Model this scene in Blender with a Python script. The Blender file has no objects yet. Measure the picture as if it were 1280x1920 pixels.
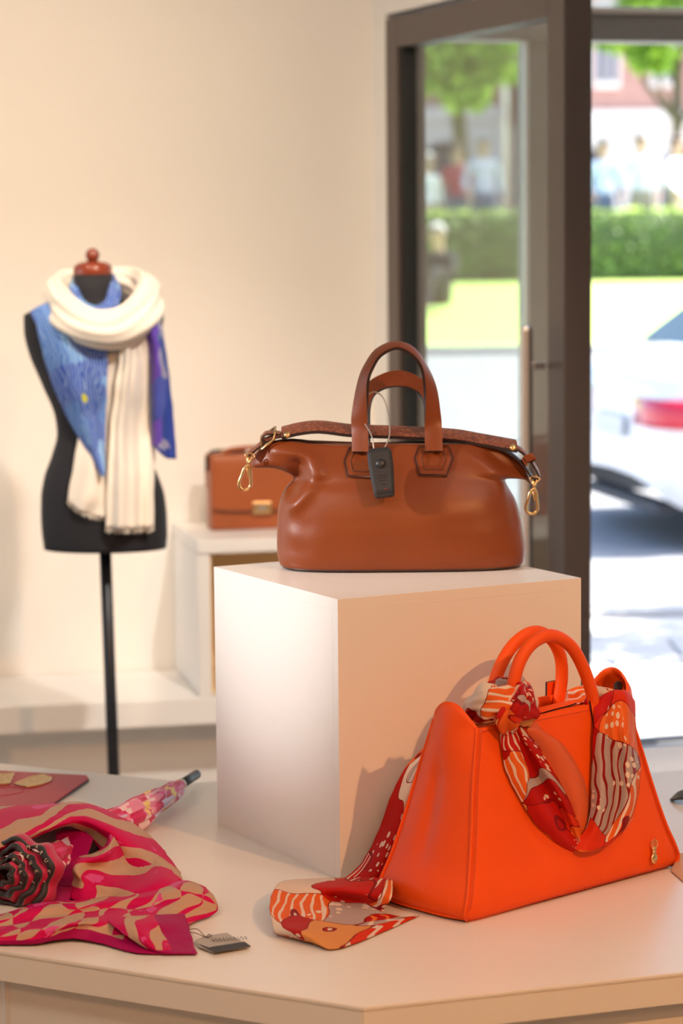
import bpy, bmesh, math, random
from mathutils import Vector, Matrix, noise
random.seed(7)
scene = bpy.context.scene
C = scene.collection
PI = math.pi
def R(a): return math.radians(a)

# ---------------------------------------------------------------- camera
CAM_H = 1.55
pitch, roll = 0.11364627, -0.00929174
cp, sp, cr, sr = math.cos(pitch), math.sin(pitch), math.cos(roll), math.sin(roll)
Rv, Uv, Fv = Vector((1, 0, 0)), Vector((0, sp, cp)), Vector((0, cp, -sp))
R2 = Rv*cr + Uv*sr
U2 = Uv*cr - Rv*sr
cd = bpy.data.cameras.new('camera'); cam = bpy.data.objects.new('camera', cd); C.objects.link(cam)
m = Matrix((R2, U2, -Fv)).transposed().to_4x4(); m.translation = (0, 0, CAM_H)
cam.matrix_world = m
cd.sensor_fit = 'VERTICAL'; cd.sensor_height = 36.0; cd.sensor_width = 24.0
cd.lens = 4803.4/1920*36.0
cd.clip_end = 400
cd.dof.use_dof = True; cd.dof.focus_distance = 4.02; cd.dof.aperture_fstop = 4.0
scene.camera = cam

# ---------------------------------------------------------------- sky, sun, room lamps, added fill lights, exposure
w = bpy.data.worlds.new('sky'); scene.world = w; w.use_nodes = True
nt = w.node_tree; bg = nt.nodes['Background']
sky = nt.nodes.new('ShaderNodeTexSky'); sky.sky_type = 'NISHITA'; sky.sun_disc = False
sky.sun_elevation = R(56); sky.sun_rotation = R(100); sky.air_density = 1.0; sky.dust_density = 2.0
nt.links.new(sky.outputs[0], bg.inputs['Color']); bg.inputs['Strength'].default_value = 0.36

def aim(o, target):
    o.rotation_euler = (Vector(target) - Vector(o.location)).to_track_quat('-Z', 'Y').to_euler()
def sun(name, energy, col, direction, ang):
    l = bpy.data.lights.new(name, 'SUN'); l.energy = energy; l.color = col; l.angle = R(ang)
    o = bpy.data.objects.new(name, l); C.objects.link(o)
    o.rotation_euler = Vector(direction).to_track_quat('-Z', 'Y').to_euler(); return o
def spot(name, loc, tgt, energy, col, size, blend=.5, rad=.03):
    l = bpy.data.lights.new(name, 'SPOT'); l.energy = energy; l.color = col; l.spot_size = R(size)
    l.spot_blend = blend; l.shadow_soft_size = rad
    o = bpy.data.objects.new(name, l); C.objects.link(o); o.location = loc; aim(o, tgt); return o
def area(name, loc, tgt, energy, col, sx, sy):
    l = bpy.data.lights.new(name, 'AREA'); l.energy = energy; l.color = col; l.shape = 'RECTANGLE'; l.size = sx; l.size_y = sy
    o = bpy.data.objects.new(name, l); C.objects.link(o); o.location = loc; aim(o, tgt); return o

sun('sun', 12.0, (1, .96, .88), (-.80, -.2, -1.25), 0.6)
WARM = (1.0, .47, .18)
WARM2 = (1.0, .75, .52)
NEUT = (1.0, .86, .72)
spot('ceiling_spot_key', (1.97, 1.5, 2.8), (.22, 4.0, .75), 158, WARM, 56, .6, .03)
spot('ceiling_spot_front', (-1.0, .5, 2.8), (.1, 3.8, .6), 34, WARM, 40, .8, .25)
spot('ceiling_spot_wall', (-1.15, 5.0, 2.82), (-1.15, 7.2, 1.25), 110, WARM2, 75, 1.0, .06)
spot('ceiling_spot_figure', (.0, 4.6, 2.82), (-.62, 6.4, 1.0), 40, WARM2, 55, .9, .06)
spot('added_spot_bench', (.55, 4.3, 2.82), (-.75, 6.9, .15), 175, (1.0, .92, .84), 46, 1.0, .06)  # added lamp that brightens the bench front in place of daylight
spot('ceiling_spot_wall', (-.1, 5.2, 2.82), (-.25, 7.4, 1.5), 40, WARM2, 70, 1.0, .06)
spot('added_spot_cube', (-3.2, 3.2, 2.45), (-.16, 4.2, 1.02), 420, (1.0, .95, .94), 13, 1.0, .06)  # added lamp that whitens the cube's left face, in place of window gloss
area('added_fill_a', (-1.2, 2.2, 2.86), (-1.2, 2.2, 0), 15, NEUT, 1.2, .3)  # added fill light above the table, no real fitting
area('added_fill_b', (1.4, 3.2, 2.86), (1.4, 3.2, 0), 8, NEUT, 1.2, .3)  # second added fill over the table, likewise no real fitting
area('added_fill_c', (.2, -.6, 2.86), (.2, -.6, 0), 24, WARM, 1.2, .3)  # added warm fill behind the camera for edges that face it
scene.view_settings.view_transform = 'Standard'
scene.view_settings.look = 'None'
scene.view_settings.exposure = 0.5
scene.view_settings.gamma = 1.0
scene.view_settings.use_curve_mapping = False

# ---------------------------------------------------------------- helpers
def tag(o, label=None, cat=None, group=None, kind=None):
    if label: o['label'] = label
    if cat: o['category'] = cat
    if group: o['group'] = group
    if kind: o['kind'] = kind
    return o
def empty(name, loc, rz=0):
    o = bpy.data.objects.new(name, None); C.objects.link(o); o.location = loc; o.rotation_euler = (0, 0, rz)
    o.empty_display_size = .05; return o
def mesh_obj(name, verts, faces, mat, parent=None, smooth=False, mats=None, fm=None, uvs=None):
    me = bpy.data.meshes.new(name); me.from_pydata([tuple(v) for v in verts], [], faces); me.update()
    for mm in (mats or [mat]): me.materials.append(mm)
    if fm: me.polygons.foreach_set('material_index', fm)
    if smooth: me.polygons.foreach_set('use_smooth', [True]*len(me.polygons))
    if uvs:
        l = me.uv_layers.new(name='UVMap')
        for p in me.polygons:
            for li, vi in zip(p.loop_indices, p.vertices): l.data[li].uv = uvs[vi]
    o = bpy.data.objects.new(name, me); C.objects.link(o); o.parent = parent; return o
def bm_obj(name, bm, mat, parent=None, smooth=False):
    me = bpy.data.meshes.new(name); bm.normal_update(); bm.to_mesh(me); bm.free(); me.materials.append(mat)
    if smooth: me.polygons.foreach_set('use_smooth', [True]*len(me.polygons))
    o = bpy.data.objects.new(name, me); C.objects.link(o); o.parent = parent; return o
def box_bm(bm, c, s, rz=0, bevel=0, seg=2, M=None):
    mt = Matrix.Translation(c) @ Matrix.Rotation(rz, 4, 'Z') @ Matrix.Diagonal((s[0], s[1], s[2], 1))
    if M: mt = M @ mt
    r = bmesh.ops.create_cube(bm, size=1.0, matrix=mt)
    if bevel:
        es = list({e for v in r['verts'] for e in v.link_edges})
        bmesh.ops.bevel(bm, geom=es, offset=bevel, segments=seg, affect='EDGES', profile=.6)
def box(name, c, s, mat, parent=None, rz=0, bevel=0, seg=2):
    bm = bmesh.new(); box_bm(bm, c, s, rz, bevel, seg); return bm_obj(name, bm, mat, parent)
def prism(name, poly, z0, z1, mat, parent=None, bevel=0, seg=2):
    bm = bmesh.new()
    a = [bm.verts.new((p[0], p[1], z0)) for p in poly]; b = [bm.verts.new((p[0], p[1], z1)) for p in poly]
    n = len(poly); bm.faces.new(a[::-1]); bm.faces.new(b)
    for i in range(n): bm.faces.new((a[i], a[(i+1) % n], b[(i+1) % n], b[i]))
    bmesh.ops.recalc_face_normals(bm, faces=bm.faces)
    if bevel: bmesh.ops.bevel(bm, geom=list(bm.edges), offset=bevel, segments=seg, affect='EDGES')
    return bm_obj(name, bm, mat, parent)
def wallbox(name, a, b, z0, z1, th, mat, parent=None, bevel=0):
    """upright slab between plan points a and b; thickness th to the left of a->b"""
    a = Vector(a); b = Vector(b); d = (b-a).normalized(); n = Vector((-d.y, d.x))*th
    return prism(name, [a, b, b+n, a+n], z0, z1, mat, parent, bevel)
def catmull(P, n, closed=False):
    P = [Vector(p) for p in P]; N = len(P); out = []
    segs = N if closed else N-1
    for i in range(segs):
        if closed: p0, p1, p2, p3 = P[(i-1) % N], P[i], P[(i+1) % N], P[(i+2) % N]
        else: p0, p1, p2, p3 = P[max(i-1, 0)], P[i], P[i+1], P[min(i+2, N-1)]
        for k in range(n):
            t = k/n
            out.append(.5*((2*p1)+(-p0+p2)*t+(2*p0-5*p1+4*p2-p3)*t*t+(-p0+3*p1-3*p2+p3)*t**3))
    if not closed: out.append(P[-1].copy())
    return out
def tube_data(path, rad, sides=10, closed=False, cap=True, flat=1.0, up=None):
    path = [Vector(p) for p in path]; n = len(path); V = []; Fc = []
    rr = rad if isinstance(rad, (list, tuple)) else [rad]*n
    t0 = (path[1]-path[0]).normalized()
    up = Vector(up) if up else (Vector((0, 0, 1)) if abs(t0.z) < .9 else Vector((1, 0, 0)))
    nrm = (up - t0*up.dot(t0)).normalized()
    for i in range(n):
        if closed: t = (path[(i+1) % n]-path[i-1]).normalized()
        else: t = (path[min(i+1, n-1)]-path[max(i-1, 0)]).normalized()
        nrm = (nrm - t*nrm.dot(t)).normalized(); b = t.cross(nrm)
        for k in range(sides):
            a = 2*PI*k/sides
            V.append(path[i] + nrm*(math.cos(a)*rr[i]) + b*(math.sin(a)*rr[i]*flat))
    m_ = n if closed else n-1
    for i in range(m_):
        for k in range(sides):
            j = (i+1) % n
            Fc.append((i*sides+k, i*sides+(k+1) % sides, j*sides+(k+1) % sides, j*sides+k))
    if cap and not closed:
        Fc.append(tuple(range(sides))[::-1]); Fc.append(tuple((n-1)*sides+k for k in range(sides)))
    return V, Fc
def tube(name, path, rad, mat, parent=None, sides=10, closed=False, flat=1.0, up=None):
    V, Fc = tube_data(path, rad, sides, closed, True, flat, up)
    return mesh_obj(name, V, Fc, mat, parent, True)
def lathe(name, prof, mat, parent=None, seg=32, loc=(0, 0, 0), sx=1, sy=1):
    V = []; Fc = []; n = len(prof)
    for r, z in prof:
        for k in range(seg):
            a = 2*PI*k/seg; V.append((loc[0]+r*sx*math.cos(a), loc[1]+r*sy*math.sin(a), loc[2]+z))
    for i in range(n-1):
        for k in range(seg):
            Fc.append((i*seg+k, i*seg+(k+1) % seg, (i+1)*seg+(k+1) % seg, (i+1)*seg+k))
    Fc.append(tuple(range(seg))[::-1]); Fc.append(tuple((n-1)*seg+k for k in range(seg)))
    return mesh_obj(name, V, Fc, mat, parent, True)
def grid_obj(name, rows, mat, parent=None, thick=0, subd=0, offset=0, mats=None, smooth=True, closed_u=False):
    """rows: list of equally long lists of points -> smooth sheet with UV"""
    nr, nc = len(rows), len(rows[0]); V = [p for r in rows for p in r]; Fc = []
    for i in range(nr-1):
        for j in range(nc if closed_u else nc-1):
            j2 = (j+1) % nc
            Fc.append((i*nc+j, i*nc+j2, (i+1)*nc+j2, (i+1)*nc+j))
    uv = [(j/(nc-1), i/(nr-1)) for i in range(nr) for j in range(nc)]
    o = mesh_obj(name, V, Fc, mat, parent, smooth, uvs=uv, mats=mats)
    if subd:
        s_ = o.modifiers.new('s', 'SUBSURF'); s_.levels = subd; s_.render_levels = subd
    if thick:
        s_ = o.modifiers.new('t', 'SOLIDIFY'); s_.thickness = thick; s_.offset = offset
    return o
def cgrid(ctrl, nu, nv):
    """catmull surface through a control grid"""
    a = [catmull(r, nu) for r in ctrl]
    cols = [catmull([a[i][j] for i in range(len(a))], nv) for j in range(len(a[0]))]
    return [[cols[j][i] for j in range(len(cols))] for i in range(len(cols[0]))]

# ---------------------------------------------------------------- materials
class NT:
    def __init__(s, name):
        s.m = bpy.data.materials.new(name); s.m.use_nodes = True; s.t = s.m.node_tree; s.b = s.t.nodes['Principled BSDF']
    def n(s, t, **kw):
        x = s.t.nodes.new('ShaderNode'+t)
        for k, v in kw.items(): setattr(x, k, v)
        return x
    def l(s, a, b): s.t.links.new(a, b)
    def ramp(s, fac, stops, interp='LINEAR'):
        r = s.n('ValToRGB'); r.color_ramp.interpolation = interp; e = r.color_ramp.elements
        while len(e) < len(stops): e.new(.5)
        for q, (p, c) in zip(e, stops): q.position = p; q.color = (*c, 1)
        s.l(fac, r.inputs[0]); return r.outputs[0]
    def mix(s, fac, a, b, mode='MIX'):
        x = s.n('Mix', data_type='RGBA', blend_type=mode)
        for i, v in ((0, fac), (6, a), (7, b)):
            if hasattr(v, 'is_linked'): s.l(v, x.inputs[i])
            else: x.inputs[i].default_value = v if i == 0 else (*v, 1)
        return x.outputs[2]
    def math(s, op, a, b=0.0):
        x = s.n('Math', operation=op)
        for i, v in enumerate((a, b)):
            if hasattr(v, 'is_linked'): s.l(v, x.inputs[i])
            else: x.inputs[i].default_value = v
        return x.outputs[0]
    def bump(s, h, strength, dist):
        x = s.n('Bump'); x.inputs['Strength'].default_value = strength; x.inputs['Distance'].default_value = dist
        s.l(h, x.inputs['Height']); s.l(x.outputs[0], s.b.inputs['Normal'])
def srgb(r, g, b):
    f = lambda v: (v/255/12.92) if v/255 <= .04045 else ((v/255+.055)/1.055)**2.4
    return (f(r), f(g), f(b))
def mat(name, col, rough=.5, metal=0, bump=None, var=0, spec=.5, sheen=0, coat=0, emis=None):
    """bump=(scale, strength, distance); var = amount of soft colour variation"""
    q = NT(name); b = q.b
    b.inputs['Base Color'].default_value = (*col, 1); b.inputs['Roughness'].default_value = rough
    b.inputs['Metallic'].default_value = metal; b.inputs['Specular IOR Level'].default_value = spec
    b.inputs['Sheen Weight'].default_value = sheen; b.inputs['Coat Weight'].default_value = coat
    tc = q.n('TexCoord')
    if bump:
        nz = q.n('TexNoise'); nz.inputs['Scale'].default_value = bump[0]; nz.inputs['Detail'].default_value = 3
        q.l(tc.outputs['Object'], nz.inputs['Vector']); q.bump(nz.outputs[0], bump[1], bump[2])
    if var:
        nz = q.n('TexNoise'); nz.inputs['Scale'].default_value = 4; nz.inputs['Detail'].default_value = 4
        q.l(tc.outputs['Object'], nz.inputs['Vector'])
        q.l(q.mix(nz.outputs[0], tuple(c*(1-var) for c in col), tuple(min(1, c*(1+var)) for c in col)), b.inputs['Base Color'])
    if emis:
        b.inputs['Emission Color'].default_value = (*emis[0], 1); b.inputs['Emission Strength'].default_value = emis[1]
    return q.m
M = {}
M['wall'] = mat('painted_wall', (.86, .83, .78), .85, bump=(180, .05, .002), var=.02)
M['ceiling'] = mat('ceiling_paint', (.85, .83, .8), .9, bump=(120, .05, .002))
M['floor'] = mat('floor_stone', (.36, .31, .26), .45, bump=(25, .08, .002), var=.15)
M['laminate'] = mat('cream_laminate', (.80, .74, .67), .34, bump=(260, .04, .0006), var=.02)
M['plinth'] = mat('white_laminate', (.82, .77, .71), .30, bump=(300, .05, .0006), var=.015)
M['shelf'] = mat('white_lacquer', (.86, .85, .83), .35, bump=(120, .02, .0005))
M['niche'] = mat('gold_niche', (.80, .58, .30), .4, var=.1)
M['frame'] = mat('bronze_frame', (.112, .088, .080), .42, .25, bump=(300, .05, .0005))
M['frame_grey'] = mat('grey_frame', (.26, .24, .23), .45, .2, bump=(300, .05, .0005))
M['gasket'] = mat('rubber_gasket', (.02, .022, .022), .5, bump=(100, .05, .001))
M['steel'] = mat('brushed_steel', (.75, .74, .73), .25, 1, bump=(200, .05, .0005))
q = NT('pane_glass'); q.t.nodes.remove(q.b)
g_ = q.n('BsdfGlass'); g_.inputs['IOR'].default_value = 1.45; g_.inputs['Color'].default_value = (.93, .96, .95, 1); g_.inputs['Roughness'].default_value = 0
tr = q.n('BsdfTransparent'); tr.inputs['Color'].default_value = (.88, .91, .90, 1)
gl = q.n('BsdfGlossy'); gl.inputs['Roughness'].default_value = .02; gl.inputs['Color'].default_value = (.9, .9, .9, 1)
lw = q.n('LayerWeight'); lw.inputs['Blend'].default_value = .5
fr = q.math('ADD', q.math('MULTIPLY', q.math('POWER', lw.outputs['Facing'], 5.0), .9), .04)
mx = q.n('MixShader'); q.l(fr, mx.inputs[0]); q.l(tr.outputs[0], mx.inputs[1]); q.l(gl.outputs[0], mx.inputs[2])
q.l(mx.outputs[0], q.t.nodes['Material Output'].inputs['Surface']); q.t.nodes.remove(g_)
M['glass'] = q.m
# ---------------------------------------------------------------- the room
FZ = -.07
CZ = 2.9
corner = Vector((.103, 7.505)); hinge = Vector((.1374, 7.4))
wd = Vector((math.cos(R(12)), math.sin(R(12))))          # back wall runs this way
wl = corner - wd*3.6                                        # left end of the back wall
S = lambda o: tag(o, kind='structure')
fl = S(prism('floor', [(-3.6, -1.6), (4.6, -1.6), (4.6, 8.55), (.1, 7.62), (-3.6, 6.95)], FZ-.2, FZ, M['floor']))
S(prism('ceiling', [(-3.6, -1.6), (4.6, -1.6), (4.6, 8.75), (.1, 7.8), (-3.6, 7.0)], CZ, CZ+.2, M['ceiling']))
S(wallbox('wall_back', wl, corner, FZ, CZ, .2, M['wall']))
S(wallbox('wall_front', (4.6, -1.6), (-3.6, -1.6), FZ, CZ, -.15, M['wall']))
S(wallbox('wall_side', (4.6, 8.6), (4.6, -1.6), FZ, CZ, .15, M['wall']))
# left wall with a wide shop window
lx = wl.x - .0
wlft = S(prism('wall_left', [(lx-.2, -1.6), (lx, -1.6), (lx, 4.0), (lx-.2, 4.0)], FZ, CZ, M['wall']))
S(prism('wall_left', [(lx-.2, 4.0), (lx, 4.0), (lx, 6.85), (lx-.2, 6.85)], 2.35, CZ, M['wall']))
S(prism('wall_left', [(lx-.2, 4.0), (lx, 4.0), (lx, 6.85), (lx-.2, 6.85)], FZ, .12, M['wall']))
w2 = empty('window_2', (lx-.1, 5.4, .12)); S(w2)
for yy in (4.03, 5.42, 6.72):
    o = box('frame_post', (0, yy-5.4, 1.115), (.07, .06, 2.23), M['frame'], w2, bevel=.004)
for zz in (.03, 2.2): box('frame_rail', (0, -.02, zz), (.07, 2.75, .06), M['frame'], w2, bevel=.004)
for yy in (4.725, 6.07): box('pane', (0, yy-5.4, 1.115), (.012, 1.32, 2.12), M['glass'], w2)
# the wall the glazed leaf hangs in (a strip at the corner and the bulkhead above it)
ld = Vector((.31, -.951)).normalized()
leaf_end = hinge + ld*1.296
S(wallbox('wall_return', corner, hinge, FZ, CZ, .07, M['wall']))
S(wallbox('wall_bulkhead', hinge, leaf_end, 2.128, CZ, .07, M['wall']))
# glazed door leaf standing open into the room
d1 = empty('door_1', (hinge.x, hinge.y, FZ), math.atan2(ld.y, ld.x)); S(d1)
LW, TH, LH = 1.296, .072, 2.185
def leafbox(name, x0, x1, z0, z1, m_, y0=0, y1=TH, bv=.003): return box(name, ((x0+x1)/2, (y0+y1)/2, (z0+z1)/2), (x1-x0, y1-y0, z1-z0), m_, d1, bevel=bv)
SW = .095
leafbox('stile', 0, SW, 0, LH, M['frame'])
leafbox('stile', LW-SW-.01, LW, 0, LH, M['frame'])
leafbox('top_rail', SW, LW-SW-.01, LH-.085, LH, M['frame'])
leafbox('bottom_rail', SW, LW-SW-.01, 0, .16, M['frame'])
leafbox('gasket', SW, SW+.018, .16, LH-.085, M['gasket'], .012, .055, 0)
leafbox('pane', SW+.006, LW-SW-.016, .16, LH-.085, M['glass'], .03, .042, 0)
hb = leafbox('pull_handle', LW-.135, LW-.107, .58, 1.36, M['steel'], -.062, -.034, .012)
for zz in (.68, 1.26): box('handle_mount', (LW-.121, -.018, zz), (.018, .036, .018), M['steel'], hb, bevel=.003)
# facade: frames, header, transom, threshold
fd = Vector((math.cos(R(15)), math.sin(R(15)))); f0 = Vector((.06, 7.56))
fac = empty('window_1', (f0.x, f0.y, FZ), R(15)); S(fac)
def fb(name, x0, x1, z0, z1, m_, y0=0, y1=.09, bv=.003): return box(name, ((x0+x1)/2, (y0+y1)/2, (z0+z1)/2-FZ), (x1-x0, y1-y0, z1-z0), m_, fac, bevel=bv)
HB, HT = 2.070, 2.148
for a_, b_ in ((.0, .205), (.522, .70), (2.3, 2.42), (4.5, 4.65)): fb('post', a_, b_, FZ, 2.78, M['frame_grey'])
fb('reveal', .513, .524, FZ, HB, M['shelf'], -.004, .02, .001)
fb('header', .205, 4.5, HB, HT, M['frame_grey'], -.03, .09)
fb('header_cap', .205, 4.5, HT, HT+.022, M['steel'], -.045, .09)
fb('top_rail', 0, 4.65, 2.78, CZ, M['frame_grey'])
fb('threshold', .205, 4.65, FZ, FZ+.010, M['frame'], .0, .06)
fb('pane', .205, .522, FZ+.03, HB, M['glass'], .04, .05, 0)
fb('pane', 2.42, 4.5, FZ+.03, HB, M['glass'], .04, .05, 0)
fb('pane', .205, 4.5, HT+.02, 2.78, M['glass'], .04, .05, 0)

# ---------------------------------------------------------------- shelving along the back wall
sh_a = corner - wd*.62                                         # right end of the visible part (hidden behind the plinth)
ys = Vector((wd.y, -wd.x))                                       # out of the wall, towards the room
def sp_(t, o): p = corner + wd*t + ys*o; return (p.x, p.y)
bench = empty('display_bench', (*sp_(-1.5, .22), FZ), R(12))
tag(bench, 'low white display bench along the wall behind the mannequin', 'bench')
def local(o, pts): 
    iv = Matrix.Translation(o.location) @ Matrix.Rotation(o.rotation_euler.z, 4, 'Z'); iv = iv.inverted()
    return [(iv @ Vector((p[0], p[1], 0)))[:2] for p in pts]
def sprism(name, par, t0, t1, o0, o1, z0, z1, m_, bv=.004):
    return prism(name, local(par, [sp_(t0, o0), sp_(t1, o0), sp_(t1, o1), sp_(t0, o1)]), z0-FZ, z1-FZ, m_, par, bv)
sprism('bench_top', bench, -3.3, -.05, .004, .475, .176, .252, M['shelf'])
sprism('kick_board', bench, -3.28, -.07, .004, .30, FZ, .176, M['shelf'])
cab = empty('display_cabinet', (*sp_(-.4, .22), .252), R(12))
tag(cab, 'open white cabinet with gilded inside under the tan flap bag', 'cabinet')
def cprism(name, t0, t1, o0, o1, z0, z1, m_, bv=.003):
    return prism(name, local(cab, [sp_(t0, o0), sp_(t1, o0), sp_(t1, o1), sp_(t0, o1)]), z0-.252, z1-.252, m_, cab, bv)
CT0, CT1 = -.607, -.06
cprism('side_panel', CT0, CT0+.034, .004, .47, .252, .648, M['shelf'])
cprism('side_panel', CT1-.034, CT1, .004, .47, .252, .648, M['shelf'])
cprism('top_panel', CT0, CT1, .004, .475, .648, .684, M['shelf'])
cprism('back_panel', CT0+.034, CT1-.034, .004, .02, .252, .648, M['niche'])
cprism('lining', CT0+.034, CT1-.034, .02, .40, .252, .258, M['niche'], 0)
cprism('lining', CT0+.034, CT0+.040, .02, .455, .258, .640, M['niche'], 0)

# ---------------------------------------------------------------- display table (an angular run of cream laminate)
TZ = .51
T0 = Vector((.0215, 3.3062)); Tr = Vector((.4668, 3.4523)); Tl = Vector((-.4967, 3.5893)); Ti = Vector((-.281, 4.6865)); Tb = Vector((.6716, 4.987)); Tc = Vector((-.6656, 4.8756))
rd = (Tr-T0).normalized(); ldr = (Tl-T0).normalized(); rb = (Tb-Ti).normalized(); lb = (Tc-Ti).normalized()
T1 = T0 + ldr*.62; ldr2 = Matrix.Rotation(R(-38), 2) @ ldr
T2 = T1 + ldr2*1.2; T3 = Ti + lb*1.35
E1 = T0 + rd*1.9; E2 = Ti + rb*2.0
outline = [T0, E1, E2, Ti, T3, T2, T1]
tab = empty('display_table', (T0.x, T0.y, FZ)); tag(tab, 'large angular cream laminate display table in the foreground', 'table')
loc_ = lambda P, ins=0: [(p.x-T0.x, p.y-T0.y) for p in P]
bt = .0425
prism('table_top', loc_(outline), TZ-FZ-.006, TZ-FZ, M['laminate'], tab, .0012)
def band(a, b, name='edge_band', z0=TZ-bt-.003, z1=TZ-.0062, dep=.02, m_=M['laminate'], ins=0.0006, bv=.0012):
    a = Vector(a); b = Vector(b); d = (b-a).normalized(); n = Vector((-d.y, d.x))
    a2 = a+d*.0008+n*ins-T0; b2 = b-d*.0008+n*ins-T0
    return prism(name, [a2, b2, b2+n*dep, a2+n*dep], z0-FZ, z1-FZ, m_, tab, bv)
pl = outline
for i in range(len(pl)): band(pl[i], pl[(i+1) % len(pl)])
# body panels set back under the edge
cx = Vector((.15, 4.1))
for i in range(len(pl)):
    a, b = pl[i], pl[(i+1) % len(pl)]
    band(a, b, 'side_panel', FZ, TZ-.012, .018, M['laminate'], .03 if i != 2 else .03, .0015)

# ---------------------------------------------------------------- cube plinth
ya = math.radians(28.3235)
pli = empty('display_cube', (-.0073, 3.9648, TZ), ya); tag(pli, 'white laminate display cube standing on the table under the tan holdall', 'display cube')
PW, PD, PH = .4554, .4486, .45
box('top_panel', (PW/2, PD/2, PH-.009), (PW, PD, .018), M['plinth'], pli, bevel=.0004)
box('front_panel', (PW/2, .009, PH/2-.009), (PW, .018, PH-.018), M['plinth'], pli, bevel=.0004)
box('side_panel', (.009, PD/2+.009, PH/2-.009), (.018, PD-.0185, PH-.018), M['plinth'], pli, bevel=.0004)
box('side_panel', (PW-.009, PD/2+.009, PH/2-.009), (.018, PD-.0185, PH-.018), M['plinth'], pli, bevel=.0004)
box('back_panel', (PW/2, PD-.009, PH/2-.009), (PW-.037, .018, PH-.018), M['plinth'], pli, bevel=.0004)
# ---------------------------------------------------------------- the street outside
def gz(x, y):
    d = y - .268*x*0
    if d < 10.6: return -.1
    if d < 14: return -.18
    if d < 22: return -.18 + (d-14)*.072
    if d < 40: return .40 + (d-22)*.045
    return 1.21
M['paving'] = mat('pale_paving', (.55, .54, .53), .8, bump=(6, .1, .01), var=.12)
M['kerb'] = mat('kerb_stone', (.42, .41, .40), .8, bump=(10, .1, .01), var=.15)
M['asphalt'] = mat('asphalt', (.30, .30, .31), .85, bump=(40, .2, .01), var=.15)
M['lawn'] = mat('sunlit_grass', (.46, .60, .16), .8, bump=(20, .5, .03), var=.25)
def strip(name, ys_, x0, x1, m_, lift=0, nx=2):
    V = []; Fc = []; X = [x0+(x1-x0)*i/nx for i in range(nx+1)]
    for y in ys_:
        for x in X: V.append((x, y, gz(x, min(y+1e-4, y+1e-4))+lift))
    n = nx+1
    for i in range(len(ys_)-1):
        for j in range(nx): Fc.append((i*n+j, i*n+j+1, (i+1)*n+j+1, (i+1)*n+j))
    return S(mesh_obj(name, V, Fc, m_))
# paving slabs (stand clear of each other) on a base
S(prism('pavement', [(-40, 6.5), (-3.9, 6.7), (.1, 7.70), (4.6, 8.9), (40, 9.2), (40, 10.55), (-40, 10.55)], -.3, -.105, M['kerb']))
S(prism('pavement_side', [(-40, -12), (-3.82, -12), (-3.82, 6.72), (-40, 6.5)], -.3, -.105, M['paving']))
pav = empty('paving', (0, 0, -.105)); S(pav)
slab = None
for i in range(-1, 9):
    for j in range(5):
        x = .15 + i*.56 + (.28 if j % 2 else 0); y = 8.05 + j*.52
        if y < 7.72 + .268*(x+.5): continue
        if slab is None:
            slab = box('paving_slab', (0, 0, 0), (.548, .508, .02), M['paving'], pav, bevel=.005, seg=1); o = slab
        else:
            o = slab.copy(); C.objects.link(o)
        o.location = (x, y, .008+random.uniform(-.001, .001))
S(prism('kerb', [(-40, 10.55), (40, 10.55), (40, 10.75), (-40, 10.75)], -.3, -.09, M['kerb']))
strip('road', [10.75, 12, 14, 18, 22.0], -40, 40, M['asphalt'])
S(prism('kerb_far', [(-40, 21.9), (40, 21.9), (40, 22.15), (-40, 22.15)], .2, .46, M['kerb']))
lawn = strip('lawn', [22.15, 26, 30, 36, 40], -40, 40, M['lawn'])
strip('plaza', [40, 46, 60, 110], -70, 90, M['paving'])

M['leaf'] = mat('leaf_green', (.20, .34, .045), .5, var=.4)
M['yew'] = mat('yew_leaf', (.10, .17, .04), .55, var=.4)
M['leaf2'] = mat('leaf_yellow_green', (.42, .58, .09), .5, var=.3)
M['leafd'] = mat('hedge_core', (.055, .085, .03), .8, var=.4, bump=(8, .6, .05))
M['bark'] = mat('bark', (.14, .11, .09), .9, bump=(12, .6, .03), var=.3)
def leaves(name, pts, size, m_, parent, rnd, nb=(0, 0, .6)):
    V = []; Fc = []
    for p in pts:
        n = Vector((rnd.gauss(0, 1)+nb[0], rnd.gauss(0, 1)+nb[1], rnd.gauss(0, 1)+nb[2])).normalized()
        a = n.orthogonal().normalized(); a = Matrix.Rotation(rnd.uniform(0, 6.28), 3, n) @ a; b = n.cross(a)
        s_ = size*rnd.uniform(.6, 1.3); k = len(V)
        V += [p-a*s_, p+b*s_*.5+n*s_*.12, p+a*s_, p-b*s_*.5+n*s_*.12]; Fc.append((k, k+1, k+2, k+3))
    o = mesh_obj(name, V, Fc, m_, parent); o['kind'] = 'stuff'; return o
# clipped hedge at the far side of the lawn
hz = gz(0, 31)
hedge = empty('clipped_hedge', (3, 31.4, hz)); tag(hedge, 'long clipped green hedge across the sunlit lawn', 'hedge')
V = []; Fc = []; nx = 120
for i in range(nx+1):
    x = -14 + 28*i/nx
    prof = [(-.55, 0), (-.62, .35), (-.58, .68), (-.4, .80), (.4, .80), (.6, .6), (.55, 0)]
    for a, b in prof:
        k = noise.noise(Vector((x*1.7, a*3, b*3)))*.07
        V.append((x, a*(1+k), max(0, b+k*.6)))
for i in range(nx):
    for j in range(6): Fc.append((i*7+j, i*7+j+1, (i+1)*7+j+1, (i+1)*7+j))
mesh_obj('branches', V, Fc, M['leafd'], hedge, True)
rnd = random.Random(3); pts = []; ptop = []
for i in range(9000):
    x = rnd.uniform(-6, 9)
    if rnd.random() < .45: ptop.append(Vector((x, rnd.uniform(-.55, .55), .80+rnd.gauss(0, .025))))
    else: pts.append(Vector((x, -.60+rnd.gauss(0, .035), rnd.uniform(.0, .78))))
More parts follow.
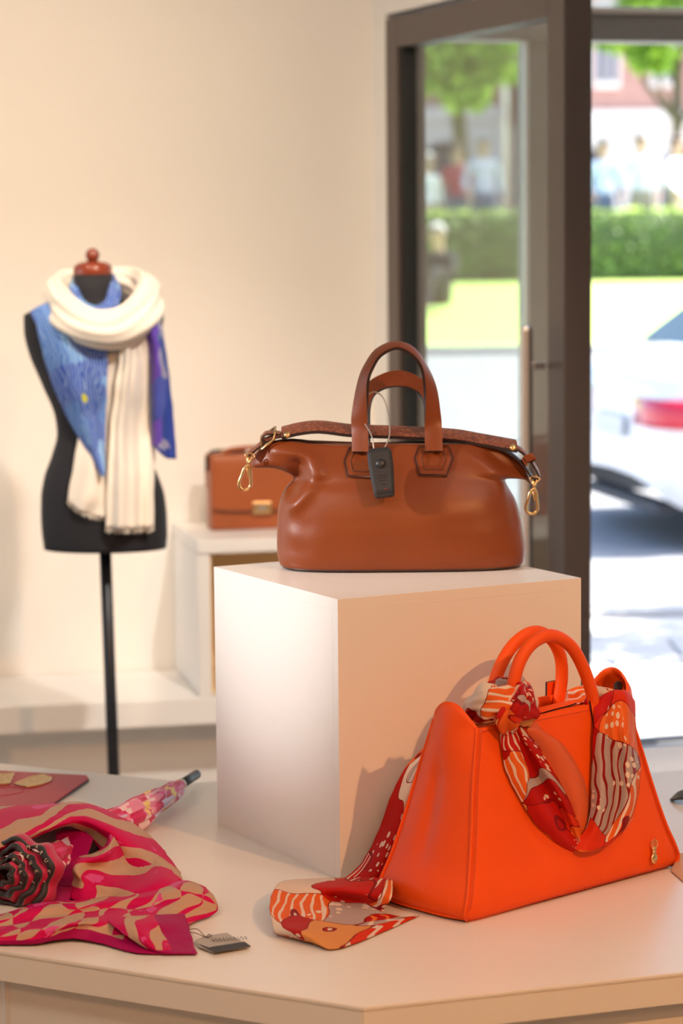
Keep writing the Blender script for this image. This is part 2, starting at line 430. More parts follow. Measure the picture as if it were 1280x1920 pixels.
leaves('foliage', pts, .05, M['yew'], hedge, rnd, (0, -2.2, .3)); leaves('foliage', ptop, .05, M['leaf2'], hedge, rnd, (0, 0, 2.5))  # sunlit top put into the leaf colour: lighter leaves above, dark yew in front

def tree(label, x, y, th, tr_, blobs, n, seed, lsize=.16, ms=('leaf', 'leaf2')):
    rn = random.Random(seed); z = gz(x, y)
    t = empty('tree', (x, y, z)); tag(t, label, 'tree', 'trees along the far side of the street')
    path = [(0, 0, -.1), (.05, .02, th*.4), (-.04, .05, th*.8), (.02, 0, th*1.25)]
    tk = tube('trunk', catmull(path, 4), [tr_*(1.15-.05*i) for i in range(13)], M['bark'], t, 10)
    for (bx, by, bz, br) in blobs:
        tube('branch', catmull([(0, 0, th*.75), (bx*.5, by*.5, (th*.75+bz)/2-.1), (bx, by, bz)], 4), [tr_*.5*(1-.07*i) for i in range(9)], M['bark'], t, 6)
    for kk, mk in enumerate(ms):
        P = []
        tot = sum(b[3]**2 for b in blobs)
        for (bx, by, bz, br) in blobs:
            for i in range(int(n*br*br/tot/len(ms))):
                v = Vector((rn.gauss(0, 1), rn.gauss(0, 1), rn.gauss(0, 1))).normalized()*br*(rn.random()**.45)
                P.append(Vector((bx, by, bz)) + Vector((v.x, v.y, v.z*.75)))
        leaves('foliage', P, lsize, M[mk], t, rn)
    return t
tree('young street tree with bright leaves seen through the open doorway', 4.42, 33.5, 2.4, .085, [(0, 0, 3.5, .9), (-.42, -.3, 2.70, .34), (.5, 0, 2.9, .5), (-.80, .1, 3.0, .34), (-.3, 0, 4.4, 1.0)], 5200, 5, .11)
tree('street tree with dark trunk seen through the glass door leaf', 1.75, 37.5, 3.0, .13, [(-.2, 0, 2.75, .7), (.6, .2, 2.95, .8), (-.65, .2, 3.2, .8), (.1, -.3, 2.25, .4), (.2, 0, 4.0, 1.2)], 7000, 9, .11)
tree('distant tree left of the dark trunk behind the glass door leaf', -1.8, 44, 2.8, .14, [(0, 0, 4.3, 1.6), (1.1, 0, 4.8, 1.2), (-1.2, 0, 4.8, 1.3), (0, 0, 6.0, 1.4)], 4000, 11, .13)

tree('kerbside tree whose leaves shade the pavement right of the doorway', 4.9, 11.2, 2.9, .09, [(-1.3, -1.0, 3.9, .42), (-.7, -.6, 4.3, .5), (-.2, .1, 4.4, .8), (-1.9, -.9, 3.6, .3), (-.9, .3, 4.0, .5), (.4, .4, 4.8, .9)], 4200, 21, .07)
# buildings across the square
M['brick'] = mat('red_sandstone', (.44, .25, .21), .85, bump=(4, .3, .03), var=.2)
M['stone'] = mat('pale_stone', (.74, .68, .64), .8, bump=(4, .2, .02), var=.08)
M['wglass'] = mat('dark_window', (.10, .10, .15), .15, var=.2)
M['roof'] = mat('slate_roof', (.16, .16, .18), .7, var=.2)
def building(name, label, x0, x1, y, h, ground, bays, wm, seed):
    b = empty(name, ((x0+x1)/2, y, 1.21)); tag(b, label, 'building'); cx_ = (x0+x1)/2; wdt = x1-x0
    box('wall', (0, 4, (h+ground)/2), (wdt, 8, h-ground), wm, b)
    box('string_course', (0, -.06, ground), (wdt+.1, .3, .35), M['stone'], b, bevel=.03)
    box('cornice', (0, -.1, h), (wdt+.3, .5, .45), M['stone'], b, bevel=.05)
    prism('roof', [(-wdt/2, -.1), (wdt/2, -.1), (wdt/2, 8), (-wdt/2, 8)], h+.2, h+.6, M['roof'], b)
    bw = wdt/bays
    # ground floor: stone wall with arched openings cut between piers
    for i in range(bays):
        xa = -wdt/2 + i*bw; pw = bw*.26
        for s_ in (0, 1):
            box('pier', (xa + (pw/2 if s_ == 0 else bw-pw/2), 4, ground/2), (pw, 8, ground), M['stone'], b)
        r_ = (bw-2*pw)/2; zc = ground*.58; n = 10; poly = []
        V = []; Fc = []
        for k in range(n+1):
            a = PI - PI*k/n; X = xa+bw/2+math.cos(a)*r_; Zz = zc+math.sin(a)*r_*.8
            for yy in (0, .8): V += [(X, yy, Zz), (X, yy, ground)]
        for k in range(n):
            q0, q1 = k*4, k*4+4
            Fc += [(q0, q1, q1+1, q0+1), (q0+2, q0+3, q1+3, q1+2), (q0, q0+2, q1+2, q1)]
        mesh_obj('arch', V, Fc, M['stone'], b)
        dr = box('shop_window', (xa+bw/2, .7, ground*.46), (bw-2*pw, .1, ground*.92), M['wglass'], b)
        box('glazing_bar', (xa+bw/2, .63, ground*.5), (.08, .06, ground*.9), M['roof'], dr).location.x -= 0
        lev = 0; z = ground+.75
        while z + 2.2 < h:
            for s_ in (-1, 1):
                wx = xa+bw/2+s_*bw*.23
                wn = box('window', (wx, -.02, z+1.0), (bw*.26, .22, 2.1), M['stone'], b, bevel=.03)
                box('pane', (wx, -.12, z+1.0), (bw*.19, .06, 1.8), M['wglass'], wn)
                box('glazing_bar', (wx, -.16, z+1.0), (.06, .05, 1.8), M['stone'], wn)
            z += 3.2
    return b
building('sandstone_building', 'red sandstone building with pale arched ground floor across the square', 4.6, 14.6, 62, 11.4, 2.7, 4, M['brick'], 1)
building('townhouse', 'pinkish brick town house seen through the glass door leaf', -7.5, 4.2, 66, 11.0, 3.0, 4, M['brick'], 2)
building('plaster_building', 'pale plaster building right of the red sandstone building', 15.0, 26, 63, 12.0, 3.8, 4, M['stone'], 3)

# ---------------------------------------------------------------- people
def person(label, x, y, z, rz, shirt, trou, skin, hair, pose='stand', h=1.68, group='people strolling behind the hedge', bag=None):
    t = empty('person', (x, y, z), rz); tag(t, label, 'person', group)
    k = h/1.72
    if pose == 'stand':
        J = {'pel': (0, 0, .93, .135), 'wai': (0, .0, 1.08, .125), 'che': (0, .01, 1.28, .15), 'nec': (0, .0, 1.47, .055), 'hea': (0, -.02, 1.60, .088), 'top': (0, -.01, 1.67, .07),
             'shL': (.17, .01, 1.40, .06), 'elL': (.23, .03, 1.13, .042), 'wrL': (.24, -.06, .90, .030), 'haL': (.24, -.08, .81, .028),
             'shR': (-.17, .01, 1.40, .06), 'elR': (-.24, .02, 1.13, .042), 'wrR': (-.20, -.14, .96, .030), 'haR': (-.18, -.20, .90, .028),
             'hiL': (.09, 0, .86, .095), 'knL': (.10, -.05, .48, .062), 'anL': (.10, .03, .08, .042), 'toL': (.11, -.13, .03, .032),
             'hiR': (-.09, 0, .86, .095), 'knR': (-.10, .03, .48, .062), 'anR': (-.10, .12, .09, .042), 'toR': (-.11, -.03, .03, .032)}
    else:   # sitting on the grass, knees up
        J = {'pel': (0, 0, .13, .14), 'wai': (0, .03, .28, .125), 'che': (0, .02, .48, .15), 'nec': (0, -.03, .66, .055), 'hea': (0, -.07, .79, .088), 'top': (0, -.06, .86, .07),
             'shL': (.17, .0, .58, .06), 'elL': (.24, -.18, .40, .042), 'wrL': (.10, -.36, .42, .030), 'haL': (.04, -.42, .43, .028),
             'shR': (-.17, .0, .58, .06), 'elR': (-.24, -.18, .40, .042), 'wrR': (-.10, -.36, .40, .030), 'haR': (-.04, -.42, .41, .028),
             'hiL': (.09, -.06, .13, .095), 'knL': (.13, -.42, .45, .062), 'anL': (.12, -.62, .09, .042), 'toL': (.12, -.76, .05, .032),
             'hiR': (-.09, -.06, .13, .095), 'knR': (-.13, -.42, .43, .062), 'anR': (-.12, -.60, .09, .042), 'toR': (-.12, -.75, .05, .032)}
    E_ = [('pel', 'wai'), ('wai', 'che'), ('che', 'nec'), ('nec', 'hea'), ('hea', 'top')]
    for s_ in 'LR': E_ += [('che', 'sh'+s_), ('sh'+s_, 'el'+s_), ('el'+s_, 'wr'+s_), ('wr'+s_, 'ha'+s_), ('pel', 'hi'+s_), ('hi'+s_, 'kn'+s_), ('kn'+s_, 'an'+s_), ('an'+s_, 'to'+s_)]
    names = list(J); me = bpy.data.meshes.new('body')
    me.from_pydata([tuple(c*k for c in J[n][:3]) for n in names], [(names.index(a), names.index(b)) for a, b in E_], [])
    o = bpy.data.objects.new('body', me); C.objects.link(o); o.parent = t
    sk = o.modifiers.new('skin', 'SKIN')
    for i, n in enumerate(names):
        r_ = J[n][3]*k; ry = r_*(.72 if n in ('pel', 'wai', 'che') else 1)
        me.skin_vertices[0].data[i].radius = (r_, ry) if n not in ('che',) else (r_, ry)
    me.skin_vertices[0].data[0].use_root = True
    sub = o.modifiers.new('sub', 'SUBSURF'); sub.levels = 2; sub.render_levels = 2
    dg = bpy.context.evaluated_depsgraph_get(); dg.update()
    me2 = bpy.data.meshes.new_from_object(o.evaluated_get(dg)); o.modifiers.clear(); o.data = me2
    me2.materials.clear()
    for mm in (skin, shirt, trou, M['shoe']): me2.materials.append(mm)
    P = {n: Vector(J[n][:3])*k for n in names}
    grp = {}
    for n in names:
        g = 0 if n in ('nec', 'hea', 'top', 'wrL', 'wrR', 'haL', 'haR') else 2 if n[:2] in ('hi', 'kn', 'an') else 3 if n[:2] == 'to' else 1
        grp[n] = g
    grp['pel'] = 2
    for p in me2.polygons:
        p.use_smooth = True; c = p.center
        p.material_index = grp[min(names, key=lambda n: (P[n]-c).length - J[n][3]*k*(1.6 if n[:2] in ('hi', 'kn') else 1))]
    hd = P['hea']
    bm = bmesh.new(); bmesh.ops.create_icosphere(bm, subdivisions=2, radius=.112*k, matrix=Matrix.Translation(hd+Vector((0, .018, .035)))@Matrix.Diagonal((.92, 1.0, .98, 1)))
    bmesh.ops.delete(bm, geom=[v for v in bm.verts if v.co.z < hd.z-.02 and v.co.y < hd.y+.03 or (v.co.y < hd.y-.06 and v.co.z < hd.z+.07)], context='VERTS')
    bm_obj('hair', bm, hair, t, True)
    bm = bmesh.new()
    bmesh.ops.create_cone(bm, cap_ends=True, segments=8, radius1=.016*k, radius2=.004*k, depth=.04*k, matrix=Matrix.Translation(hd+Vector((0, -.105*k, -.005)))@Matrix.Rotation(R(60), 4, 'X'))
    for s_ in (-1, 1): bmesh.ops.create_icosphere(bm, subdivisions=1, radius=.017*k, matrix=Matrix.Translation(hd+Vector((s_*.095*k, .0, 0)))@Matrix.Diagonal((.5, 1, 1.6, 1)))
    bm_obj('nose_and_ears', bm, skin, t, True)
    bm = bmesh.new()
    for s_ in (-1, 1): bmesh.ops.create_icosphere(bm, subdivisions=1, radius=.011*k, matrix=Matrix.Translation(hd+Vector((s_*.036*k, -.088*k, .018*k))))
    bmesh.ops.create_cube(bm, size=1, matrix=Matrix.Translation(hd+Vector((0, -.088*k, -.05*k)))@Matrix.Diagonal((.045*k, .012, .010*k, 1)))
    bm_obj('eyes_and_mouth', bm, M['dark'], t)
    return t
M['shoe'] = mat('shoe', (.05, .045, .04), .6, var=.2); M['dark'] = mat('dark_brown', (.06, .03, .025), .6, var=.2)
M['skin'] = mat('skin', (.62, .40, .30), .6, var=.06); M['hairb'] = mat('brown_hair', (.10, .065, .04), .6, var=.3); M['hairg'] = mat('grey_hair', (.55, .52, .5), .6, var=.2)
M['wshirt'] = mat('white_cotton', (.90, .90, .90), .8, var=.03); M['lshirt'] = mat('lilac_cotton', (.72, .70, .86), .8, var=.05)
M['rshirt'] = mat('crimson_cotton', (.50, .06, .10), .8, var=.1); M['bshirt'] = mat('pale_blue_cotton', (.62, .72, .90), .8, var=.05)
M['jean'] = mat('blue_denim', (.12, .15, .25), .8, var=.2); M['khaki'] = mat('khaki_cotton', (.45, .38, .28), .8, var=.1); M['blackc'] = mat('black_cotton', (.03, .03, .035), .8, var=.2)
zp = .86
person('person in a pale blue shirt at the left edge of the doorway', 3.34, 32.7, zp, R(20), M['bshirt'], M['jean'], M['skin'], M['hairg'])
person('person in a white shirt behind the hedge, middle of the doorway', 3.82, 32.6, zp, R(-30), M['wshirt'], M['khaki'], M['skin'], M['hairg'], h=1.74)
person('person in a white shirt behind the hedge, right in the doorway', 4.28, 32.7, zp, R(60), M['wshirt'], M['khaki'], M['skin'], M['hairb'], h=1.70)
person('person in a lilac shirt behind the hedge seen through the glass', 1.83, 32.7, zp, R(10), M['lshirt'], M['jean'], M['skin'], M['hairg'], h=1.72)
person('person in a crimson shirt behind the hedge seen through the glass', 1.56, 33.9, zp, R(-20), M['rshirt'], M['jean'], M['skin'], M['hairb'], h=1.66)
person('person in a white top at the left edge of the glass', 1.14, 32.6, zp, R(35), M['wshirt'], M['khaki'], M['skin'], M['hairg'], h=1.5)
person('person in black sitting on the lawn seen through the glass', 1.03, 26.6, gz(0, 26.6), R(-25), M['blackc'], M['blackc'], M['skin'], M['hairg'], pose='sit', group='people on the lawn')

# ---------------------------------------------------------------- white car parked along the kerb
M['carpaint'] = mat('white_car_paint', (.80, .81, .83), .25, coat=.6, bump=(3, .01, .002)); M['tyre'] = mat('tyre', (.02, .02, .02), .8, bump=(40, .2, .004))
M['carglass'] = mat('car_glass', (.015, .03, .025), .05, spec=.8, var=.2); M['redlens'] = mat('red_lens', (.62, .01, .04), .15, coat=.5, var=.15)
M['plate'] = mat('licence_plate', (.62, .62, .64), .4, var=.1); M['plastic'] = mat('dark_plastic', (.04, .04, .05), .6, var=.2)
ca = R(11.6)
car = empty('car', (1.651, 13.0, -.22), ca); tag(car, 'white saloon car with red tail lamp parked outside the doorway', 'car')
# local: x forward along the car (rear at 0), y from near side (0) to far side (1.78)
def sec(x, w_, zb, zt, roof, inset, bulge=.03):
    """closed half-width section points around the car at station x"""
    yc = .89
    pts = [(-w_*.86, zb), (-w_, zb+.12), (-w_-bulge*.5, (zb+zt)/2), (-w_+.01, zt-.05), (-w_+.06, zt)]
    if roof > zt+.02: pts += [(-w_+.10, zt+.02), (-inset, roof-.05), (-inset+.12, roof), (0, roof+.02)]
    else: pts += [(-w_+.2, zt+.015), (-w_*.6, zt+.025), (-w_*.3, zt+.03), (0, zt+.035)]
    full = pts + [(-a, b) for a, b in pts[-2::-1]]
    return [(x, yc+a, b) for a, b in full]
st = [(0.0, .60, .42, .80, 0, 0), (.03, .74, .34, .90, 0, 0), (.12, .84, .27, .985, 0, 0), (.28, .885, .22, 1.015, 0, 0), (.38, .89, .2, 1.02, 1.03, .7), (.80, .89, .2, 1.0, 1.36, .60), (1.6, .89, .2, .98, 1.43, .60), (2.3, .89, .2, .96, 1.44, .60), (2.9, .89, .2, .94, 1.28, .62), (3.3, .88, .2, .93, .94, .7), (3.9, .87, .22, .88, 0, 0), (4.3, .80, .26, .78, 0, 0), (4.45, .62, .34, .66, 0, 0)]
rows = [sec(*s_) for s_ in st]
o = grid_obj('body', rows, M['carpaint'], car, subd=1)
nc = len(rows[0])
me = o.data; bmc = bmesh.new(); bmc.from_mesh(me)
bmc.verts.ensure_lookup_table()
bmc.faces.new([bmc.verts[j] for j in range(nc)]); bmc.faces.new([bmc.verts[(len(rows)-1)*nc+j] for j in range(nc)][::-1])
bmesh.ops.recalc_face_normals(bmc, faces=bmc.faces); bmc.to_mesh(me); bmc.free()
def carquad(name, pts, m_, th=.012):
    o = mesh_obj(name, pts, [tuple(range(len(pts)))], m_, car); s_ = o.modifiers.new('t', 'SOLIDIFY'); s_.thickness = th; s_.offset = 0; return o
carquad('rear_window', [(.395, .22, 1.07), (.395, 1.56, 1.07), (.77, 1.42, 1.375), (.77, .36, 1.375)], M['carglass'], .03)
for yy, s_ in ((.0, -1), (1.78, 1)):
    f_ = lambda x, z, i: (x, .89+s_*(.865-i), z)
    carquad('side_window', [f_(.56, 1.06, .02), f_(1.58, 1.05, .0), f_(1.58, 1.37, .20), f_(.86, 1.32, .20)], M['carglass'], .05)
    carquad('side_window', [f_(1.66, 1.05, .0), f_(2.95, 1.01, .0), f_(2.45, 1.36, .20), f_(1.66, 1.37, .20)], M['carglass'], .05)
    # tail lamp wraps the corner
    yb = lambda a: .89+s_*a
    V = []; Fc = []
    for (x, a) in ((.018, .40), (.02, .56), (.035, .70), (.09, .815), (.20, .882), (.40, .915)):
        V += [(x-.02, yb(a+.004), .685), (x-.015, yb(a+.004), .83)]
    for i in range(5): Fc.append((i*2, i*2+1, i*2+3, i*2+2))
    o = mesh_obj('tail_lamp', V, Fc, M['redlens'], car, True); q_ = o.modifiers.new('t', 'SOLIDIFY'); q_.thickness = .02; q_.offset = 0
    for x in (.95, 3.55):
        wo = lathe('wheel', [(0.02, -.1), (.31, -.1), (.335, -.07), (.335, .07), (.31, .1), (.02, .1)], M['tyre'], car, 24)
        wo.rotation_euler = (PI/2, 0, 0); wo.location = (x, .89+s_*.80, .335)
        lathe('hub_cap', [(.01, -.02), (.21, -.02), (.20, .02), (.01, .03)], M['steel'], wo, 16, loc=(0, 0, .1*(-s_)))
carquad('licence_plate', [(-.025, .63, .60), (-.025, 1.15, .60), (-.02, 1.15, .715), (-.02, .63, .715)], M['plate'], .012)
box('bumper_insert', (.10, .89, .255), (.12, 1.3, .06), M['plastic'], car, bevel=.02)
# ---------------------------------------------------------------- generic builders for leather goods
def pch(tab, x):
    """monotone cubic through a table"""
    n = len(tab)
    if x <= tab[0][0]: return tab[0][1]
    if x >= tab[-1][0]: return tab[-1][1]
    i = max(k for k in range(n-1) if tab[k][0] <= x)
    def sl(k): return (tab[k+1][1]-tab[k][1])/(tab[k+1][0]-tab[k][0])
    def der(k):
        if k == 0: return sl(0)
        if k == n-1: return sl(n-2)
        a, b = sl(k-1), sl(k); return 0 if a*b <= 0 else 2*a*b/(a+b)
    h = tab[i+1][0]-tab[i][0]; t = (x-tab[i][0])/h; y0, y1, d0, d1 = tab[i][1], tab[i+1][1], der(i)*h, der(i+1)*h
    return y0*(2*t**3-3*t*t+1)+d0*(t**3-2*t*t+t)+y1*(-2*t**3+3*t*t)+d1*(t**3-t*t)
interp = pch
def sstep(a, b, x):
    t = max(0, min(1, (x-a)/(b-a))); return t*t*(3-2*t)
def ribbon(name, path, wv, th, m_, parent, edge=None, n=6, smooth=True):
    """strap: path points, half-width vectors, thickness; edges take the edge material"""
    P = catmull(path, n); Wv = catmull(wv, n); V = []; Fc = []; fm = []
    N = len(P)
    for i in range(N):
        t = (P[min(i+1, N-1)]-P[max(i-1, 0)]).normalized(); w_ = Wv[i]; nn = t.cross(w_).normalized()*th/2
        # slightly domed outer face
        V += [P[i]-w_-nn, P[i]-w_+nn, P[i]-w_*.5+nn*1.5, P[i]+w_*.5+nn*1.5, P[i]+w_+nn, P[i]+w_-nn, P[i]+w_*.5-nn*1.5, P[i]-w_*.5-nn*1.5]
    for i in range(N-1):
        for k in range(8):
            a = i*8+k; b = i*8+(k+1) % 8
            Fc.append((a, b, b+8, a+8)); fm.append(1 if (k in (0, 4) and edge) else 0)
    Fc.append(tuple(range(8))); Fc.append(tuple((N-1)*8+k for k in range(8))[::-1]); fm += [1 if edge else 0]*2
    o = mesh_obj(name, V, Fc, m_, parent, False, mats=[m_]+([edge] if edge else []), fm=fm)
    for p, f_ in zip(o.data.polygons, fm): p.use_smooth = True
    b = o.modifiers.new('e', 'EDGE_SPLIT'); b.split_angle = R(50)
    return o
def polyplate(name, pts, normal, th, m_, parent, bevel=.0008):
    """flat plate from a 3-D outline, extruded along normal"""
    bm = bmesh.new(); vs = [bm.verts.new(p) for p in pts]; f = bm.faces.new(vs)
    r = bmesh.ops.extrude_face_region(bm, geom=[f]); nv = Vector(normal)*th
    for v in r['geom']:
        if isinstance(v, bmesh.types.BMVert): v.co += nv
    bmesh.ops.recalc_face_normals(bm, faces=bm.faces)
    if bevel: bmesh.ops.bevel(bm, geom=list(bm.edges), offset=bevel, segments=2, affect='EDGES')
    return bm_obj(name, bm, m_, parent)
def leather(name, col, rough=.4, scale=420, bs=.12, dark=.85):
    q = NT(name); tc = q.n('TexCoord')
    v = q.n('TexVoronoi'); v.inputs['Scale'].default_value = scale; q.l(tc.outputs['Object'], v.inputs['Vector'])
    nz = q.n('TexNoise'); nz.inputs['Scale'].default_value = 9; nz.inputs['Detail'].default_value = 5; q.l(tc.outputs['Object'], nz.inputs['Vector'])
    q.l(q.mix(nz.outputs[0], tuple(c*dark for c in col), tuple(min(1, c*1.08) for c in col)), q.b.inputs['Base Color'])
    q.b.inputs['Roughness'].default_value = rough; q.b.inputs['Specular IOR Level'].default_value = .38
    q.bump(v.outputs['Distance'], bs, .0008); return q.m
M['tan'] = leather('tan_leather', (.225, .050, .011), .38)
M['tan_croc'] = None
q = NT('embossed_leather'); tc = q.n('TexCoord'); v = q.n('TexVoronoi'); v.feature = 'DISTANCE_TO_EDGE'; v.inputs['Scale'].default_value = 110
q.l(tc.outputs['Object'], v.inputs['Vector'])
q.l(q.ramp(v.outputs['Distance'], [(0, (.10, .030, .018)), (.10, (.27, .085, .042)), (.5, (.33, .105, .055))]), q.b.inputs['Base Color'])
q.b.inputs['Roughness'].default_value = .28; q.bump(v.outputs['Distance'], .8, .002); M['tan_croc'] = q.m
M['edge'] = mat('dark_leather_edge', (.03, .014, .012), .4, bump=(200, .1, .0005))
M['gold'] = mat('polished_gold', (.86, .58, .27), .2, 1, bump=(80, .02, .0005))
M['blackp'] = mat('black_plastic', (.022, .023, .026), .38, bump=(400, .06, .0004))
M['seam'] = mat('seam_thread', (.13, .035, .013), .6, bump=(300, .3, .0005))

# ---------------------------------------------------------------- tan holdall on the cube
hold = empty('holdall_bag', (.0974, 4.355, .96)); tag(hold, 'tan leather holdall with two arched handles standing on the white cube', 'handbag')
XL = [(0, -.188), (.006, -.203), (.03, -.2085), (.06, -.208), (.09, -.2068), (.115, -.202), (.135, -.192), (.1505, -.178), (.162, -.199), (.173, -.232), (.180, -.2475), (.188, -.2513), (.2, -.248), (.21, -.236)]
XR = [(0, .198), (.006, .212), (.03, .2165), (.06, .213), (.09, .2065), (.115, .199), (.14, .187), (.155, .182), (.165, .203), (.178, .222), (.19, .228), (.2, .226), (.21, .21)]
DD = [(0, .088), (.006, .096), (.03, .1), (.06, .1), (.09, .096), (.115, .090), (.135, .083), (.15, .075), (.165, .065), (.18, .052), (.195, .04), (.21, .03)]
ZT = [(-.255, .196), (-.2438, .2), (-.2237, .2113), (-.1963, .2184), (-.1509, .2134), (-.0963, .2092), (0, .21), (.0766, .2122), (.122, .2099), (.1675, .2004), (.1948, .1864), (.2175, .1706), (.2257, .1541)]
creases = [([(-.21, .205), (-.165, .197), (-.147, .183), (-.141, .165), (-.150, .142), (-.178, .112)], -.012, .012), ([(-.168, .180), (-.170, .160), (-.183, .135)], .022, .010),
           ([(-.2, .09), (-.16, .075)], .004, .02), ([(-.205, .045), (-.17, .035)], .004, .02),
           ([(.10, .200), (.145, .180), (.168, .158), (.178, .135)], -.0075, .012), ([(.155, .193), (.185, .172), (.205, .160)], .008, .009), ([(.185, .15), (.19, .12), (.196, .08)], .006, .010),
           ([(-.11, .12), (-.02, .10), (.05, .11)], -.002, .04), ([(.06, .10), (.14, .12), (.16, .15)], -.004, .03)]
def pdist(pts, x, z):
    best = 9
    for (a, b), (c, d) in zip(pts, pts[1:]):
        l2 = (c-a)**2+(d-b)**2; t = max(0, min(1, ((x-a)*(c-a)+(z-b)*(d-b))/l2))
        best = min(best, math.hypot(x-a-t*(c-a), z-b-t*(d-b)))
    return best
def pexp(zn): return 3.4 - 1.2*min(1, zn/.21)
def zmap(x, zn): return zn + (interp(ZT, x)-.21)*sstep(.105, .21, zn)
def crease(x, z): return sum(a*math.exp(-(pdist(p, x, z)/s_)**2) for p, a, s_ in creases)
def yfront(x, z):
    zn = z
    for _ in range(4): zn = z - (interp(ZT, x)-.21)*sstep(.105, .21, zn)
    zn = min(.21, max(0, zn)); xl, xr = interp(XL, zn), interp(XR, zn); u = abs((x-(xl+xr)/2)/((xr-xl)/2)); p = pexp(zn)
    return -interp(DD, zn)*max(0, 1-u**p)**(1/p) + crease(x, z)
rows = []; nv, nu = 64, 128
for i in range(nv+1):
    zn = .21*i/nv; xl, xr, dd, p = interp(XL, zn), interp(XR, zn), interp(DD, zn), pexp(zn); row = []
    for k in range(nu):
        a = 2*PI*k/nu; c_, s_ = math.cos(a), math.sin(a)
        x = (xl+xr)/2 + (xr-xl)/2*math.copysign(abs(c_)**(2/p), c_); y = dd*math.copysign(abs(s_)**(2/p), s_); z = zmap(x, zn)
        y += (crease(x, z) if y < 0 else -crease(x, z))*min(1, abs(s_)*2.5)
        row.append((x, y, z))
    rows.append(row)
body = grid_obj('body', rows, M['tan'], hold, closed_u=True)
bmc = bmesh.new(); bmc.from_mesh(body.data); bmc.verts.ensure_lookup_table()
bmc.faces.new([bmc.verts[k] for k in range(nu)][::-1]); bmc.faces.new([bmc.verts[nv*nu+k] for k in range(nu)])
for _ in range(2): bmesh.ops.smooth_vert(bmc, verts=[v_ for v_ in bmc.verts if v_.co.z > .02], factor=.5, use_axis_x=True, use_axis_y=True, use_axis_z=True)
bmc.to_mesh(body.data); bmc.free()
for p in body.data.polygons: p.use_smooth = len(p.vertices) == 4
tube('base_piping', catmull([(x, y*1.002, .004) for x, y, z in rows[1][::4]], 2, True), .0022, M['edge'], hold, 6, True)
# handle patches
def patch(pts):
    P3 = [(x, yfront(x, z)-.0012, z) for x, z in pts]
    top = P3[0]; bot = P3[len(P3)//2]
    n = Vector((0, -1, .45)).normalized()
    bm = bmesh.new(); res = 10
    # dense grid patch that follows the leather, trimmed by the outline
    from_x = min(p[0] for p in pts); to_x = max(p[0] for p in pts); from_z = min(p[1] for p in pts); to_z = max(p[1] for p in pts)
    def xr_(z):
        xs = []
        for (a, b), (c, d) in zip(pts, pts[1:]+pts[:1]):
            if (b-z)*(d-z) <= 0 and abs(d-b) > 1e-6: xs.append(a+(c-a)*(z-b)/(d-b))
        return (min(xs), max(xs)) if xs else (pts[0][0], pts[0][0])
    V = []; Fc = []
    for i in range(res+1):
        z = from_z + 1e-5 + (to_z-from_z-2e-5)*i/res; a, b = xr_(z)
        for j in range(res+1):
            x = a+(b-a)*j/res; V.append((x, yfront(x, z)-.0035, z))
    for i in range(res):
        for j in range(res): Fc.append((i*(res+1)+j, i*(res+1)+j+1, (i+1)*(res+1)+j+1, (i+1)*(res+1)+j))
    o = mesh_obj('handle_patch', V, Fc, M['tan'], hold, True); s_ = o.modifiers.new('t', 'SOLIDIFY'); s_.thickness = .004; s_.offset = -1
    cx_ = sum(p[0] for p in pts)/len(pts); cz_ = sum(p[1] for p in pts)/len(pts)
    for k, rr in ((1.0, .0009), (.90, .0006), (.62, .0010)):
        ring = []
        for (a, b), (c, d) in zip(pts, pts[1:]+pts[:1]):
            for t in range(5):
                x = a+(c-a)*t/5; z = b+(d-b)*t/5; x = cx_+(x-cx_)*k; z = cz_+(z-cz_)*k; ring.append((x, yfront(x, z)-.0038, z))
        tube('stitching' if k < 1 else 'patch_edge', ring, rr, M['seam'] if k < 1 else M['edge'], o, 5, True)
patch([(-.083, .207), (-.0922, .1853), (-.087, .161), (-.043, .1585), (-.036, .185), (-.044, .207)])
patch([(.0345, .208), (.0266, .1893), (.0336, .1616), (.08, .1603), (.0918, .1889), (.0845, .208)])
# handles: flat straps that twist over the arch
HWD = .0148
def handle(inn, out, ys_, flip, nm):
    path = []; wv = []
    for (xi, zi), (xo, zo), y in zip(inn, out, ys_):
        c = Vector(((xi+xo)/2, y, (zi+zo)/2)); h_ = Vector(((xo-xi)/2, 0, (zo-zi)/2)); l = min(h_.length, HWD)
        wy = math.sqrt(max(0, HWD**2-l*l)); path.append(c); wv.append(h_.normalized()*l + Vector((0, wy*flip, 0)))
    o = ribbon(nm, path, wv, .0052, M['tan'], hold, M['edge'], 7)
    for s_ in (-.78, .78):
        pp = [a+b*s_+(path[min(i+1, len(path)-1)]-path[max(i-1, 0)]).normalized().cross(b).normalized()*.0030*(-1) for i, (a, b) in enumerate(zip(path, wv))]
        tube('stitching', catmull(pp, 7), .0006, M['seam'], o, 4)
    return o
inn = [(-.0500, .200), (-.0505, .235), (-.0513, .2629), (-.0508, .3165), (-.0417, .3431), (-.0282, .3625), (-.0032, .374), (.0208, .3645), (.0385, .3424), (.0445, .3067), (.0443, .262), (.044, .235), (.044, .200)]
out = [(-.0780, .200), (-.0782, .235), (-.0778, .2629), (-.0660, .3180), (-.0530, .3480), (-.0345, .3715), (-.0045, .3829), (.0260, .3730), (.0480, .3423), (.0635, .3065), (.0710, .262), (.0738, .235), (.0744, .200)]
hh = handle(inn, out, [-.052, -.036, -.034, -.034, -.034, -.034, -.034, -.034, -.034, -.034, -.034, -.036, -.052], 1, 'handle')
inb = [(-.0478, .205), (-.0482, .232), (-.0470, .265), (-.0390, .2880), (-.0200, .2990), (.0019, .3020), (.0230, .2990), (.0410, .2870), (.0480, .265), (.0490, .240), (.0495, .205)]
